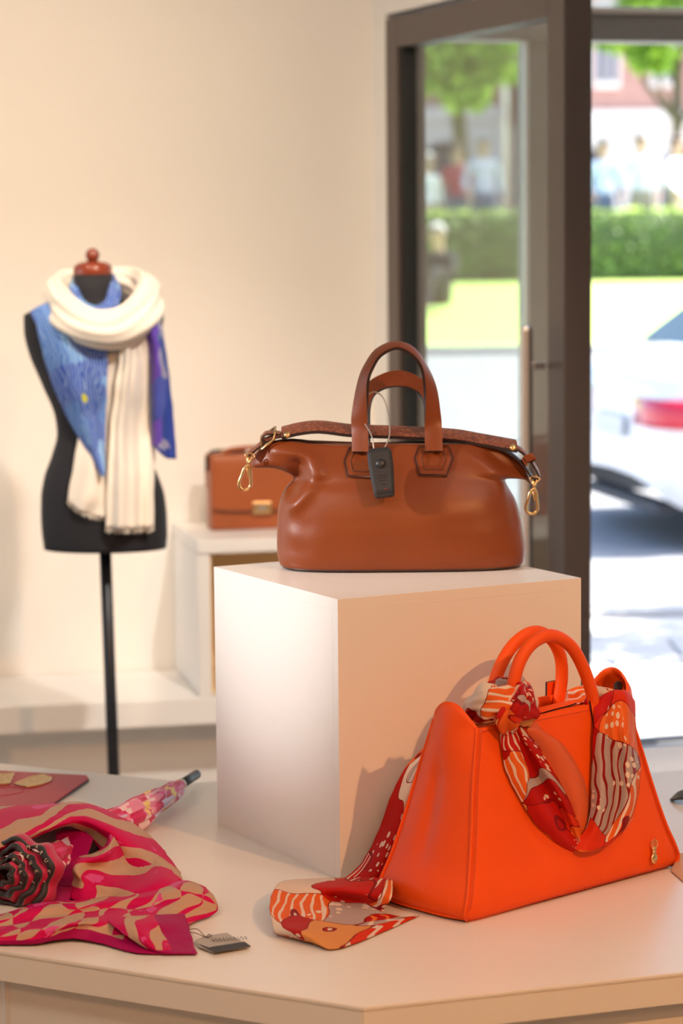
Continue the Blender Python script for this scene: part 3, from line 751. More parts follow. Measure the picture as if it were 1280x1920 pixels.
outb = [(-.0700, .205), (-.0700, .232), (-.0660, .275), (-.0500, .3060), (-.0240, .3220), (.0019, .3280), (.0270, .3220), (.0520, .3050), (.0680, .273), (.0720, .240), (.0720, .205)]
handle(inb, outb, [.036, .045, .060, .075, .083, .085, .083, .075, .060, .045, .036], 1, 'handle')
# embossed belt across the top, with studs, narrow ends, buckle, keeper and two snap hooks
bp = [(-.1975, -.012, .2300), (-.1686, -.012, .2370), (-.1323, -.010, .2398), (-.078, -.008, .2330), (.0035, -.006, .2290), (.0941, -.010, .2235), (.1394, -.014, .2160), (.2011, -.016, .2045)]
tilt = Vector((0, -.0165, -.0075))
belt = ribbon('belt', bp, [tilt]*len(bp), .0060, M['tan_croc'], hold, M['edge'], 6)
for x, y, z in ((-.1885, -.030, .2290), (.1935, -.032, .2040)):
    s_ = lathe('stud', [(.0058, 0), (.0058, .0012), (.0036, .0026), (.001, .003)], M['gold'], belt, 14); s_.location = (x, y, z); s_.rotation_euler = (R(62), 0, 0)
ribbon('strap_end', [(-.188, -.014, .2285), (-.207, -.016, .2260), (-.2255, -.018, .2180), (-.2400, -.020, .2070), (-.254, -.022, .1960), (-.2560, -.022, .1925)], [Vector((0, -.0095, -.003))]*6, .0036, M['tan_croc'], hold, M['edge'], 5)
ribbon('strap_end', [(-.200, -.014, .2300), (-.215, -.016, .2315), (-.2260, -.018, .2300), (-.2300, -.018, .2230), (-.2240, -.018, .2190)], [Vector((0, -.0095, -.002))]*5, .0030, M['tan_croc'], hold, M['edge'], 5)
bk = [(-.2085, -.030, .2350), (-.2105, -.030, .2215), (-.2320, -.031, .2040), (-.2325, -.026, .2200), (-.2325, -.002, .2245), (-.2085, -.002, .2400)]
tube('buckle', bk, .0022, M['gold'], hold, 6, True)
ribbon('strap_end', [(.190, -.016, .2060), (.2075, -.018, .1985), (.2200, -.02, .1860), (.2300, -.022, .1720), (.2375, -.022, .1570), (.2345, -.022, .1500)], [Vector((0, -.0095, -.003))]*6, .0038, M['tan_croc'], hold, M['edge'], 5)
ribbon('strap_end', [(.165, -.018, .2050), (.190, -.020, .1930), (.210, -.022, .1760), (.224, -.022, .1560), (.229, -.022, .1490), (.2345, -.022, .1500)], [Vector((0, -.0095, -.002))]*6, .0030, M['edge'], hold, M['edge'], 5)
ribbon('keeper', [(.2140, -.034, .1835), (.2270, -.036, .1890), (.2290, -.030, .1850), (.2290, -.008, .1850), (.2140, -.008, .1780), (.2140, -.034, .1780)], [Vector((.0035, 0, -.0052))]*6, .0024, M['tan'], hold, None, 4)
def snap_hook(top, bot):
    t, b = Vector(top), Vector(bot); d = (b-t); L = d.length; d.normalize(); sd = Vector((d.z, 0, -d.x))
    root = tube('snap_hook', catmull([t+d*L*.30+sd*.0012, t+d*L*.42+sd*.0058, t+d*L*.62+sd*.0078, t+d*L*.82+sd*.0100, t+d*L*.95+sd*.0070, b, t+d*L*.95-sd*.0070, t+d*L*.82-sd*.0100, t+d*L*.60-sd*.0072, t+d*L*.42-sd*.0050, t+d*L*.30-sd*.0012], 5, True), .0028, M['gold'], hold, 8, True)
    tube('swivel', [t+d*L*.02+sd*.004, t+d*L*.2+sd*.0012, t+d*L*.34], .0022, M['gold'], root, 8)
    tube('swivel', [t+d*L*.02-sd*.004, t+d*L*.2-sd*.0012, t+d*L*.34], .0022, M['gold'], root, 8)
    tube('gate', [t+d*L*.30+sd*.003, t+d*L*.5-sd*.001, t+d*L*.62-sd*.004], .0015, M['gold'], root, 8)
    tube('ring', [t+sd*.009+d*.000, t+sd*.004+d*.006, t-sd*.004+d*.006, t-sd*.009+d*.0, t-sd*.004-d*.003, t+sd*.004-d*.003], .0014, M['gold'], root, 6, True)
snap_hook((-.2515, -.036, .1950), (-.2625, -.038, .1367)); snap_hook((.2305, -.036, .1510), (.2240, -.038, .0912))
tube('zip', catmull([(x, 0, interp(ZT, x)+.0005) for x in (-.22, -.18, -.13, -.06, 0, .06, .12, .17, .2)], 3), .0022, M['edge'], hold, 6)

# ---------------------------------------------------------------- security tag hanging on the holdall handle
st_ = empty('security_tag', (.0974-.0295, 4.355-.105, .96+.170)); tag(st_, 'black plastic security tag with cable on the tan holdall handle', 'security tag')
cxx, czz = -.0295, .170
# housing in a tilted frame: x across, z along, lying against the leather
fr_ = Matrix.Rotation(R(-6.5), 4, 'Y') @ Matrix.Rotation(R(-22), 4, 'X')
def tp(x, y, z): return fr_ @ Vector((x, y, z))
secs = [(.043, .0135), (.0425, .0170), (.036, .0205), (.015, .0208), (-.01, .0192), (-.033, .0172), (-.040, .0165), (-.0430, .0140)]
rows = []
for z, hw in secs:
    hd = .0075 if abs(z) < .040 else .0045
    prof = [(-hw, -hd*.4), (-hw*.82, -hd), (hw*.82, -hd), (hw, -hd*.4), (hw, hd), (-hw, hd)]
    rows.append([tp(a, b, z) for a, b in prof])
ho = grid_obj('housing', rows, M['blackp'], st_, closed_u=True, smooth=False)
bmc = bmesh.new(); bmc.from_mesh(ho.data); bmc.verts.ensure_lookup_table(); bmc.faces.new([bmc.verts[k] for k in range(6)]); bmc.faces.new([bmc.verts[42+k] for k in range(6)][::-1]); bmesh.ops.recalc_face_normals(bmc, faces=bmc.faces)
bmesh.ops.bevel(bmc, geom=list(bmc.edges), offset=.0012, segments=2, affect='EDGES'); bmc.to_mesh(ho.data); bmc.free()
bmc = bmesh.new(); bmesh.ops.create_uvsphere(bmc, u_segments=20, v_segments=12, radius=.0086, matrix=fr_ @ Matrix.Translation((-.0005, -.0072, .0140)) @ Matrix.Diagonal((1, .62, 1, 1))); bm_obj('button', bmc, M['blackp'], st_, True)
for k, (zz, ww) in enumerate(((-.006, .0135), (-.0105, .0135), (-.015, .0135), (-.022, .010))):
    bmc = bmesh.new(); box_bm(bmc, (0, -.0076, zz), (ww, .0014, .0012), M=fr_); bm_obj('grip_rib', bmc, M['edge'], st_)
bmc = bmesh.new(); box_bm(bmc, (.003, -.0078, -.0305), (.0042, .001, .002), M=fr_); bm_obj('indicator', bmc, mat('red_print', (.25, .02, .02), .4, var=.1), st_)
M['cable'] = mat('steel_cable', (.55, .50, .44), .35, .7, bump=(900, .5, .0008))
cb = [tp(-.0085, 0, .042), (-.0165, .03, .060), (-.030, .078, .085), (-.0280, .090, .115), (-.0120, .090, .1290), (.0040, .085, .1200), (.0120, .070, .095), (.0140, .035, .062), tp(.0095, 0, .042)]
tube('cable', catmull(cb, 6), .00125, M['cable'], st_, 8)
# control points of soft goods, in metres (tote and its scarf in the tote's own frame, the rest in the room)
G = {
 'handle_front': [(0.1611, 0.045, 0.2854), (0.1623, 0.045, 0.3264), (0.1776, 0.045, 0.3672), (0.2083, 0.045, 0.3931), (0.2501, 0.045, 0.3981), (0.2925, 0.045, 0.3764), (0.3233, 0.045, 0.3348), (0.3432, 0.045, 0.2898), (0.3458, 0.045, 0.2597)],
 'handle_back': [(0.2046, 0.135, 0.2796), (0.2131, 0.135, 0.3122), (0.2323, 0.135, 0.3477), (0.2624, 0.135, 0.3753), (0.3038, 0.135, 0.3875), (0.3408, 0.135, 0.3746), (0.3644, 0.135, 0.3442), (0.3695, 0.135, 0.309), (0.362, 0.135, 0.271), (0.3582, 0.135, 0.2542)],
 'tab_right': [(0.3423, 0.0453, 0.2729), (0.3363, 0.0409, 0.2489), (0.336, 0.0372, 0.2282), (0.3393, 0.0346, 0.2137)],
 'strand_right': [[(0.3774, 0.0678, 0.265), (0.4065, 0.069, 0.2713), (0.4302, 0.0696, 0.2749), (0.4527, 0.0691, 0.2719), (0.4659, 0.0669, 0.26)], [(0.3448, 0.0431, 0.2831), (0.3654, 0.0391, 0.2944), (0.39, 0.0375, 0.2965), (0.4175, 0.0382, 0.2894), (0.4407, 0.0428, 0.2702)], [(0.3278, 0.0299, 0.2432), (0.336, 0.0172, 0.2506), (0.3741, 0.0266, 0.2473), (0.3839, 0.0097, 0.2423), (0.4278, 0.029, 0.2161)], [(0.3138, 0.0194, 0.196), (0.3191, -0.0002, 0.1982), (0.3622, 0.0126, 0.1914), (0.3706, -0.0077, 0.1898), (0.4287, 0.0206, 0.1698)], [(0.2998, 0.0089, 0.1491), (0.3022, -0.0133, 0.1481), (0.3472, -0.0009, 0.1389), (0.3583, -0.0187, 0.14), (0.4155, 0.0134, 0.1299)], [(0.284, 0.0, 0.111), (0.2817, -0.0208, 0.1065), (0.3213, -0.013, 0.0943), (0.3371, -0.0243, 0.0978), (0.3879, 0.0048, 0.0928)], [(0.2636, -0.0018, 0.0895), (0.2657, -0.0154, 0.0807), (0.2817, -0.0208, 0.0729), (0.3107, -0.017, 0.0723), (0.344, -0.0007, 0.0738)], [(0.2482, 0.0018, 0.0765), (0.2484, -0.0068, 0.0729), (0.2554, -0.0115, 0.0692), (0.2717, -0.0078, 0.0673), (0.2904, 0.0002, 0.0677)]],
 'strand_left': [[(0.144, 0.0511, 0.2828), (0.1561, 0.0515, 0.2852), (0.1713, 0.0514, 0.2848), (0.1847, 0.0508, 0.2813), (0.1955, 0.0498, 0.2758)], [(0.1287, 0.0385, 0.2687), (0.1349, 0.0311, 0.2722), (0.1539, 0.0348, 0.2706), (0.1613, 0.0285, 0.2688), (0.1836, 0.0352, 0.2613)], [(0.1268, 0.0345, 0.2466), (0.1333, 0.0207, 0.2477), (0.1662, 0.0299, 0.2432), (0.1734, 0.0177, 0.2423), (0.2063, 0.0298, 0.2315)], [(0.1307, 0.0272, 0.2061), (0.1439, 0.012, 0.2106), (0.1871, 0.0252, 0.206), (0.1936, 0.0068, 0.2037), (0.2356, 0.0236, 0.1863)], [(0.1496, 0.0175, 0.1636), (0.1613, 0.0009, 0.171), (0.2092, 0.018, 0.1663), (0.2191, -0.0005, 0.1636), (0.2628, 0.0175, 0.1411)], [(0.1751, 0.0083, 0.1237), (0.1872, -0.008, 0.1327), (0.232, 0.0091, 0.1282), (0.2399, -0.0057, 0.1235), (0.2762, 0.0107, 0.1038)], [(0.2176, 0.0036, 0.0865), (0.222, -0.0089, 0.0946), (0.2487, 0.0011, 0.095), (0.2539, -0.0051, 0.0935), (0.2782, 0.0047, 0.0817)], [(0.2503, 0.0004, 0.0688), (0.2508, -0.0047, 0.0738), (0.2585, -0.0043, 0.0758), (0.2652, -0.0048, 0.073), (0.277, 0.0003, 0.0683)]],
 'strand_middle': [[(0.1955, 0.0498, 0.2758), (0.2073, 0.0498, 0.2758), (0.219, 0.0495, 0.2743), (0.2268, 0.049, 0.2716)], [(0.1876, 0.039, 0.2602), (0.1957, 0.0355, 0.2629), (0.2074, 0.0353, 0.2621), (0.2225, 0.0405, 0.2575)], [(0.2144, 0.034, 0.2272), (0.2242, 0.0264, 0.2352), (0.2425, 0.0267, 0.2366), (0.2673, 0.0351, 0.2276)], [(0.2358, 0.0261, 0.1834), (0.2495, 0.0165, 0.1911), (0.2734, 0.0161, 0.1892), (0.2998, 0.0256, 0.1752)], [(0.2539, 0.0182, 0.1399), (0.2647, 0.0081, 0.1448), (0.2841, 0.008, 0.1442), (0.3059, 0.0177, 0.1366)], [(0.2673, 0.0104, 0.102), (0.2732, 0.0047, 0.1036), (0.2842, 0.0047, 0.1034), (0.2989, 0.0102, 0.1009)], [(0.2696, 0.0069, 0.0828), (0.2736, 0.005, 0.0833), (0.2809, 0.005, 0.0829), (0.2879, 0.0068, 0.0822)]],
 'wrap_a': [(0.1483, 0.1259, 0.2819), (0.1238, 0.0844, 0.3016), (0.1205, 0.0563, 0.3116), (0.1347, 0.0364, 0.3124), (0.1588, 0.0294, 0.3068), (0.1855, 0.0347, 0.2917), (0.1955, 0.0498, 0.2758)],
 'wrap_b': [(0.2078, 0.058, 0.3212), (0.1768, 0.0353, 0.3175), (0.1483, 0.0238, 0.309), (0.1341, 0.0247, 0.292), (0.1369, 0.033, 0.2716)],
 'wrap_c': [(0.2013, 0.1351, 0.3053), (0.1962, 0.1071, 0.3164), (0.1946, 0.0827, 0.3197), (0.2012, 0.0664, 0.3127), (0.2, 0.0541, 0.2995)],
 'wrap_right': [(0.3656, 0.1465, 0.2577), (0.3791, 0.1334, 0.2681), (0.3832, 0.1049, 0.2765), (0.3888, 0.0758, 0.2814), (0.4013, 0.0554, 0.279)],
 'tail_up': [[(0.2, 0.1844, 0.2607), (0.208, 0.177, 0.2606), (0.2138, 0.1651, 0.2615), (0.2195, 0.1531, 0.2623)], [(0.1817, 0.2281, 0.2255), (0.1871, 0.2096, 0.2291), (0.2098, 0.2025, 0.2286), (0.2147, 0.1778, 0.234)], [(0.1478, 0.259, 0.183), (0.152, 0.2281, 0.1905), (0.1812, 0.2218, 0.1896), (0.1959, 0.1949, 0.194)], [(0.1207, 0.2702, 0.1356), (0.1174, 0.2326, 0.1405), (0.1518, 0.2283, 0.1331), (0.1599, 0.2007, 0.1337)], [(0.0911, 0.2701, 0.0804), (0.0851, 0.2283, 0.0844), (0.1208, 0.2295, 0.0737), (0.1236, 0.1999, 0.0742)], [(0.054, 0.2702, 0.0363), (0.0458, 0.2235, 0.0386), (0.0825, 0.2239, 0.0251), (0.0875, 0.199, 0.0237)], [(0.0141, 0.2727, 0.0149), (0.0145, 0.2182, 0.0166), (0.0495, 0.2134, 0.0043), (0.0579, 0.1922, 0.005)]],
 'tail_flat': [[(0.0177, 0.3456, 0.004), (0.0348, 0.2953, 0.012), (0.02, 0.2178, 0.03), (-0.004, 0.1387, 0.045)], [(-0.0542, 0.3108, 0.022), (-0.06, 0.2399, 0.028), (-0.0601, 0.1733, 0.034), (-0.0394, 0.1015, 0.034)], [(-0.1175, 0.2732, 0.034), (-0.097, 0.229, 0.022), (-0.0553, 0.1969, 0.012), (-0.0472, 0.1109, 0.014)], [(-0.1804, 0.2179, 0.03), (-0.1443, 0.1939, 0.018), (-0.0981, 0.156, 0.01), (-0.0448, 0.1077, 0.006)], [(-0.223, 0.1663, 0.02), (-0.189, 0.1411, 0.016), (-0.1391, 0.1052, 0.007), (-0.0341, 0.0958, 0.003)], [(-0.2347, 0.1459, 0.008), (-0.2296, 0.0917, 0.018), (-0.1851, 0.0606, 0.006), (-0.0243, 0.083, 0.002)], [(-0.2245, 0.1459, 0.002), (-0.2266, 0.0779, 0.006), (-0.2067, 0.0313, 0.003), (-0.0061, 0.0777, 0.002)]],
 'emblem': [(0.4319, 0.006, 0.0332)],
 'snap': [(0.4776, 0.1, 0.2627)],
 'pink_drape': [[(-0.6548, 4.3058, 0.512), (-0.577, 4.3416, 0.512), (-0.5144, 4.3588, 0.512), (-0.4606, 4.3765, 0.512), (-0.3958, 4.3266, 0.512), (-0.337, 4.2178, 0.512), (-0.2976, 4.1008, 0.512)], [(-0.6433, 4.2355, 0.562), (-0.5625, 4.238, 0.568), (-0.5, 4.2426, 0.57), (-0.441, 4.2647, 0.568), (-0.3731, 4.2496, 0.546), (-0.3162, 4.158, 0.532), (-0.268, 4.0063, 0.52)], [(-0.6237, 4.1069, 0.592), (-0.5453, 4.1085, 0.598), (-0.4897, 4.1177, 0.598), (-0.4304, 4.1364, 0.594), (-0.366, 4.0975, 0.574), (-0.3136, 4.0516, 0.544), (-0.2551, 3.9097, 0.532)], [(-0.5993, 3.9408, 0.6), (-0.5339, 3.9535, 0.604), (-0.4836, 3.9911, 0.604), (-0.4342, 4.0465, 0.6), (-0.3764, 4.0207, 0.582), (-0.3267, 3.9987, 0.546), (-0.2573, 3.8774, 0.532)], [(-0.5879, 3.8605, 0.59), (-0.5323, 3.8761, 0.594), (-0.4869, 3.9458, 0.596), (-0.4389, 4.024, 0.594), (-0.3998, 4.0402, 0.574), (-0.3566, 4.0084, 0.536), (-0.2658, 3.8791, 0.524)], [(-0.5891, 3.8669, 0.58), (-0.5338, 3.8859, 0.584), (-0.4904, 3.9518, 0.586), (-0.4447, 4.0285, 0.586), (-0.4117, 4.0538, 0.562), (-0.369, 4.0207, 0.526), (-0.2753, 3.8968, 0.516)]],
 'pink_fold': [[(-0.4456, 4.0525, 0.582), (-0.4155, 4.0707, 0.58), (-0.3908, 4.0636, 0.57), (-0.3808, 4.017, 0.562), (-0.3944, 3.9788, 0.556), (-0.4223, 3.9614, 0.552), (-0.4272, 3.9179, 0.546), (-0.4223, 3.8995, 0.532), (-0.4347, 3.8719, 0.514)], [(-0.4438, 4.053, 0.588), (-0.4087, 4.0637, 0.586), (-0.3785, 4.0337, 0.578), (-0.3696, 3.9702, 0.57), (-0.3812, 3.9112, 0.566), (-0.4112, 3.8947, 0.562), (-0.4168, 3.8668, 0.554), (-0.409, 3.8677, 0.536), (-0.4067, 3.8397, 0.514)], [(-0.4372, 4.0723, 0.586), (-0.4021, 4.085, 0.58), (-0.3685, 4.0538, 0.566), (-0.3605, 3.9983, 0.556), (-0.3693, 3.9335, 0.55), (-0.3916, 3.9034, 0.546), (-0.3948, 3.8744, 0.54), (-0.3835, 3.8568, 0.526), (-0.3762, 3.8202, 0.514)], [(-0.4324, 4.1095, 0.578), (-0.3892, 4.1123, 0.568), (-0.3484, 4.0887, 0.544), (-0.3367, 4.0477, 0.532), (-0.3379, 3.9556, 0.532), (-0.3567, 3.881, 0.532), (-0.3627, 3.8549, 0.528), (-0.3526, 3.8311, 0.52), (-0.346, 3.8008, 0.514)], [(-0.4288, 4.1577, 0.562), (-0.3758, 4.1365, 0.554), (-0.3162, 4.0396, 0.54), (-0.2855, 3.9304, 0.544), (-0.2839, 3.8474, 0.546), (-0.3104, 3.8166, 0.536), (-0.3267, 3.816, 0.528), (-0.3216, 3.8011, 0.522), (-0.316, 3.7804, 0.516)], [(-0.4218, 4.1754, 0.555), (-0.3607, 4.1319, 0.546), (-0.2916, 4.0168, 0.528), (-0.256, 3.9229, 0.526), (-0.2499, 3.8508, 0.528), (-0.2734, 3.8092, 0.526), (-0.2932, 3.8001, 0.522), (-0.2875, 3.7768, 0.52), (-0.2864, 3.7614, 0.516)]],
 'pink_inner': [[(-0.4664, 4.0593, 0.57), (-0.4271, 4.0558, 0.574), (-0.4033, 4.03, 0.566)], [(-0.469, 4.0384, 0.54), (-0.4395, 4.0026, 0.54), (-0.4124, 3.9869, 0.542)], [(-0.4711, 3.9394, 0.522), (-0.4474, 3.9146, 0.524), (-0.4214, 3.9071, 0.53)], [(-0.4705, 3.8395, 0.513), (-0.4495, 3.8197, 0.514), (-0.4217, 3.8267, 0.516)], [(-0.4639, 3.782, 0.512), (-0.4452, 3.7814, 0.512), (-0.4165, 3.7767, 0.513)]],
 'pink_front': [[(-0.5721, 3.7383, 0.512), (-0.5196, 3.7647, 0.514), (-0.4701, 3.8222, 0.516), (-0.4207, 3.8181, 0.52), (-0.365, 3.8335, 0.522), (-0.2963, 3.845, 0.53), (-0.2476, 3.8562, 0.54), (-0.2144, 3.8471, 0.532)], [(-0.5636, 3.682, 0.522), (-0.5115, 3.7048, 0.524), (-0.4578, 3.7535, 0.528), (-0.4054, 3.7504, 0.53), (-0.3498, 3.7565, 0.536), (-0.2865, 3.7686, 0.542), (-0.2392, 3.7864, 0.55), (-0.1973, 3.7829, 0.534)], [(-0.5603, 3.659, 0.518), (-0.5082, 3.6786, 0.52), (-0.4505, 3.723, 0.52), (-0.4, 3.7346, 0.522), (-0.3443, 3.7376, 0.528), (-0.281, 3.7447, 0.532), (-0.2354, 3.7451, 0.538), (-0.1922, 3.7722, 0.522)], [(-0.5538, 3.6153, 0.524), (-0.5008, 3.6232, 0.526), (-0.4384, 3.6208, 0.534), (-0.387, 3.6331, 0.538), (-0.3381, 3.6673, 0.532), (-0.2813, 3.6928, 0.53), (-0.2399, 3.7235, 0.526), (-0.1994, 3.7537, 0.514)], [(-0.5527, 3.6071, 0.52), (-0.4993, 3.6108, 0.52), (-0.4408, 3.6059, 0.524), (-0.3893, 3.6319, 0.532), (-0.3467, 3.6306, 0.524), (-0.2967, 3.6041, 0.52), (-0.262, 3.6377, 0.518), (-0.2354, 3.6849, 0.514)], [(-0.5533, 3.6094, 0.513), (-0.4994, 3.6104, 0.513), (-0.4451, 3.6079, 0.514), (-0.4008, 3.6271, 0.516), (-0.3567, 3.6104, 0.514), (-0.3028, 3.5633, 0.513), (-0.2565, 3.5537, 0.513), (-0.2141, 3.5558, 0.512)]],
 'pink_corner': [[(-0.3523, 3.6764, 0.532), (-0.3187, 3.6695, 0.536), (-0.2801, 3.6769, 0.536), (-0.2381, 3.6958, 0.532)], [(-0.3389, 3.6316, 0.534), (-0.3082, 3.6176, 0.54), (-0.2733, 3.6364, 0.536), (-0.2309, 3.665, 0.526)], [(-0.3141, 3.5932, 0.528), (-0.2902, 3.5824, 0.534), (-0.2643, 3.6152, 0.526), (-0.2238, 3.621, 0.52)], [(-0.2946, 3.5767, 0.52), (-0.2759, 3.5622, 0.524), (-0.2522, 3.5822, 0.518), (-0.2172, 3.586, 0.515)], [(-0.2762, 3.5643, 0.514), (-0.2642, 3.5552, 0.515), (-0.245, 3.5526, 0.514), (-0.2108, 3.5523, 0.513)]],
 'umb_axis': [(-0.272, 4.6391, 0.536), (-0.2949, 4.5325, 0.54), (-0.2972, 4.5238, 0.54), (-0.3232, 4.4141, 0.54), (-0.3611, 4.302, 0.54), (-0.4063, 4.1964, 0.538), (-0.4462, 4.0666, 0.538), (-0.4765, 3.9542, 0.544), (-0.5124, 3.8405, 0.55), (-0.5396, 3.771, 0.552)],
 'RIB': [(-0.4987, 3.9592, 0.555), (-0.4636, 3.858, 0.55)],
 'clutch': [(-0.484, 4.7296, 0.51), (-0.4763, 4.7017, 0.51), (-0.5239, 4.4854, 0.51), (-0.5363, 4.3094, 0.51), (-0.7489, 4.3765, 0.51), (-0.7162, 4.7958, 0.51)],
 'gold1': [(-0.6103, 4.651, 0.5165), (-0.5842, 4.7137, 0.5165), (-0.5663, 4.7315, 0.5165), (-0.5471, 4.7029, 0.5165), (-0.545, 4.6754, 0.5165), (-0.5607, 4.6399, 0.5165), (-0.5813, 4.6229, 0.5165)],
 'gold0': [(-0.6835, 4.7087, 0.5165), (-0.6476, 4.7396, 0.5165), (-0.6209, 4.7432, 0.5165), (-0.6183, 4.6513, 0.5165), (-0.6355, 4.6476, 0.5165), (-0.6647, 4.6443, 0.5165)],
 'hang': [(-0.2177, 3.6203, 0.513), (-0.2112, 3.5872, 0.513), (-0.1883, 3.5569, 0.513), (-0.136, 3.5848, 0.513), (-0.1476, 3.607, 0.513), (-0.1737, 3.658, 0.513), (-0.2041, 3.6421, 0.513)],
 'hang_dark': [(-0.2117, 3.5964, 0.5135), (-0.1954, 3.5769, 0.5135), (-0.1895, 3.5821, 0.5135), (-0.1459, 3.6052, 0.5135), (-0.136, 3.583, 0.5135), (-0.1865, 3.5524, 0.5135)],
 'hang_hole': [(-0.2026, 3.6288, 0.516), (-0.2309, 3.6628, 0.517)],
 'black_strap': [(0.5859, 4.5029, 0.511), (0.5941, 4.493, 0.52), (0.6056, 4.4789, 0.526), (0.6308, 4.4691, 0.528), (0.6637, 4.4991, 0.516)],
 'tan_tag': [(0.5206, 3.9965, 0.522), (0.5415, 4.0648, 0.522), (0.5975, 4.1053, 0.522), (0.5729, 3.9343, 0.522), (0.5308, 3.9325, 0.522)],
 'torso': [(-0.088, 0.0493, 1.4331, 0.055), (-0.1473, 0.1208, 1.4135, 0.06), (-0.1883, 0.1558, 1.3939, 0.068), (-0.1879, 0.1512, 1.3547, 0.085), (-0.1773, 0.1398, 1.3024, 0.105), (-0.1463, 0.1201, 1.2236, 0.1), (-0.1154, 0.0976, 1.1394, 0.083), (-0.1122, 0.0943, 1.1038, 0.08), (-0.1252, 0.1091, 1.0523, 0.086), (-0.1462, 0.1345, 0.9953, 0.098), (-0.1552, 0.1507, 0.9436, 0.105), (-0.1564, 0.1552, 0.8931, 0.106), (-0.1546, 0.1558, 0.8533, 0.105), (-0.1502, 0.1525, 0.8159, 0.102)],
 'finial': [(-0.0162, 0.0, 1.5566), (-0.0169, 0.0, 1.5241), (-0.0162, 0.0, 1.4916), (-0.0165, 0.0, 1.4134)],
 'pole': [(0.0005, 0.0, 0.8159), (0.0107, 0.0, 0.2476)],
 'cowl': [(-0.1029, -0.01, 1.4185), (-0.0719, -0.1, 1.3878), (-0.016, -0.15, 1.3637), (0.0482, -0.155, 1.3582), (0.1035, -0.12, 1.3869), (0.1239, -0.04, 1.4226), (0.0933, 0.06, 1.4499), (0.0263, 0.12, 1.4621), (-0.0469, 0.12, 1.4628), (-0.0951, 0.07, 1.4514)],
 'cowl2': [(-0.1097, 0.01, 1.4492), (-0.0686, -0.09, 1.4105), (-0.0084, -0.13, 1.3909), (0.0558, -0.13, 1.398), (0.1045, -0.09, 1.4269), (0.1198, -0.01, 1.4581), (0.0829, 0.08, 1.4719), (0.0133, 0.12, 1.4795), (-0.0598, 0.12, 1.4828), (-0.1063, 0.08, 1.4736)],
 'collar': [(-0.0595, -0.02, 1.4496), (-0.0421, -0.07, 1.416), (-0.0044, -0.09, 1.3996), (0.029, -0.07, 1.4154), (0.0357, -0.02, 1.4526), (0.0186, 0.06, 1.4769), (-0.0227, 0.08, 1.4834), (-0.0566, 0.06, 1.4763)],
 'cream_right': [[(0.0525, -0.0996, 1.3647), (0.0747, -0.1182, 1.3653), (0.0904, -0.0885, 1.3678), (0.1204, -0.0893, 1.383)], [(0.0581, -0.1145, 1.3204), (0.0775, -0.131, 1.3236), (0.098, -0.0966, 1.3256), (0.131, -0.0884, 1.3313)], [(0.0462, -0.1162, 1.2305), (0.0706, -0.1307, 1.2312), (0.0956, -0.0889, 1.2283), (0.1309, -0.04, 1.2274)], [(0.03, -0.1006, 1.126), (0.0595, -0.1138, 1.1268), (0.0911, -0.0564, 1.1219), (0.1303, -0.04, 1.1202)], [(0.0228, -0.1208, 0.9981), (0.0605, -0.1382, 0.9995), (0.0948, -0.1, 0.9953), (0.1311, -0.0821, 0.9931)], [(0.0159, -0.1273, 0.8817), (0.059, -0.1466, 0.8823), (0.0962, -0.1114, 0.879), (0.1297, -0.1081, 0.881)]],
 'cream_under': [[(-0.0275, -0.1046, 1.3335), (-0.0006, -0.117, 1.3339), (0.0303, -0.1029, 1.3329), (0.0688, -0.101, 1.3325)], [(-0.0318, -0.1082, 1.2307), (-0.0021, -0.122, 1.2313), (0.0287, -0.1078, 1.2301), (0.0707, -0.1005, 1.2292)], [(-0.0468, -0.0841, 1.1254), (-0.0125, -0.1028, 1.1266), (0.0251, -0.0893, 1.1251), (0.0633, -0.0812, 1.1241)], [(-0.0596, -0.0885, 1.0478), (-0.0225, -0.1099, 1.0468), (0.0179, -0.0997, 1.0416), (0.0592, -0.0985, 1.0372)], [(-0.0731, -0.0978, 0.9771), (-0.0333, -0.1225, 0.9663), (0.011, -0.1151, 0.952), (0.05, -0.1182, 0.9455)], [(-0.0775, -0.0992, 0.9472), (-0.0472, -0.1212, 0.9272), (-0.0092, -0.1153, 0.9118), (0.0365, -0.1209, 0.9042)]],
 'blue_left': [[(-0.1698, -0.022, 1.4039), (-0.1421, -0.044, 1.4187), (-0.1236, -0.034, 1.4273), (-0.105, -0.036, 1.4323)], [(-0.1493, -0.0697, 1.3692), (-0.1034, -0.1082, 1.3794), (-0.0651, -0.104, 1.3853), (-0.0194, -0.1124, 1.3788)], [(-0.1333, -0.0872, 1.3014), (-0.0693, -0.1391, 1.3164), (-0.0186, -0.1313, 1.3283), (0.0263, -0.1296, 1.3342)], [(-0.1097, -0.0822, 1.2233), (-0.0587, -0.135, 1.2326), (-0.0163, -0.134, 1.2386), (0.025, -0.1353, 1.2422)], [(-0.075, -0.0827, 1.1451), (-0.0358, -0.1235, 1.1543), (-0.0066, -0.1184, 1.1562), (0.0206, -0.1197, 1.1561)], [(-0.033, -0.1035, 1.0723), (-0.0111, -0.1279, 1.0769), (0.0035, -0.1182, 1.0785), (0.0165, -0.1197, 1.0785)], [(0.0061, -0.1197, 1.0085), (0.0107, -0.142, 1.0094), (0.0124, -0.132, 1.0084), (0.0151, -0.1339, 1.0085)]],
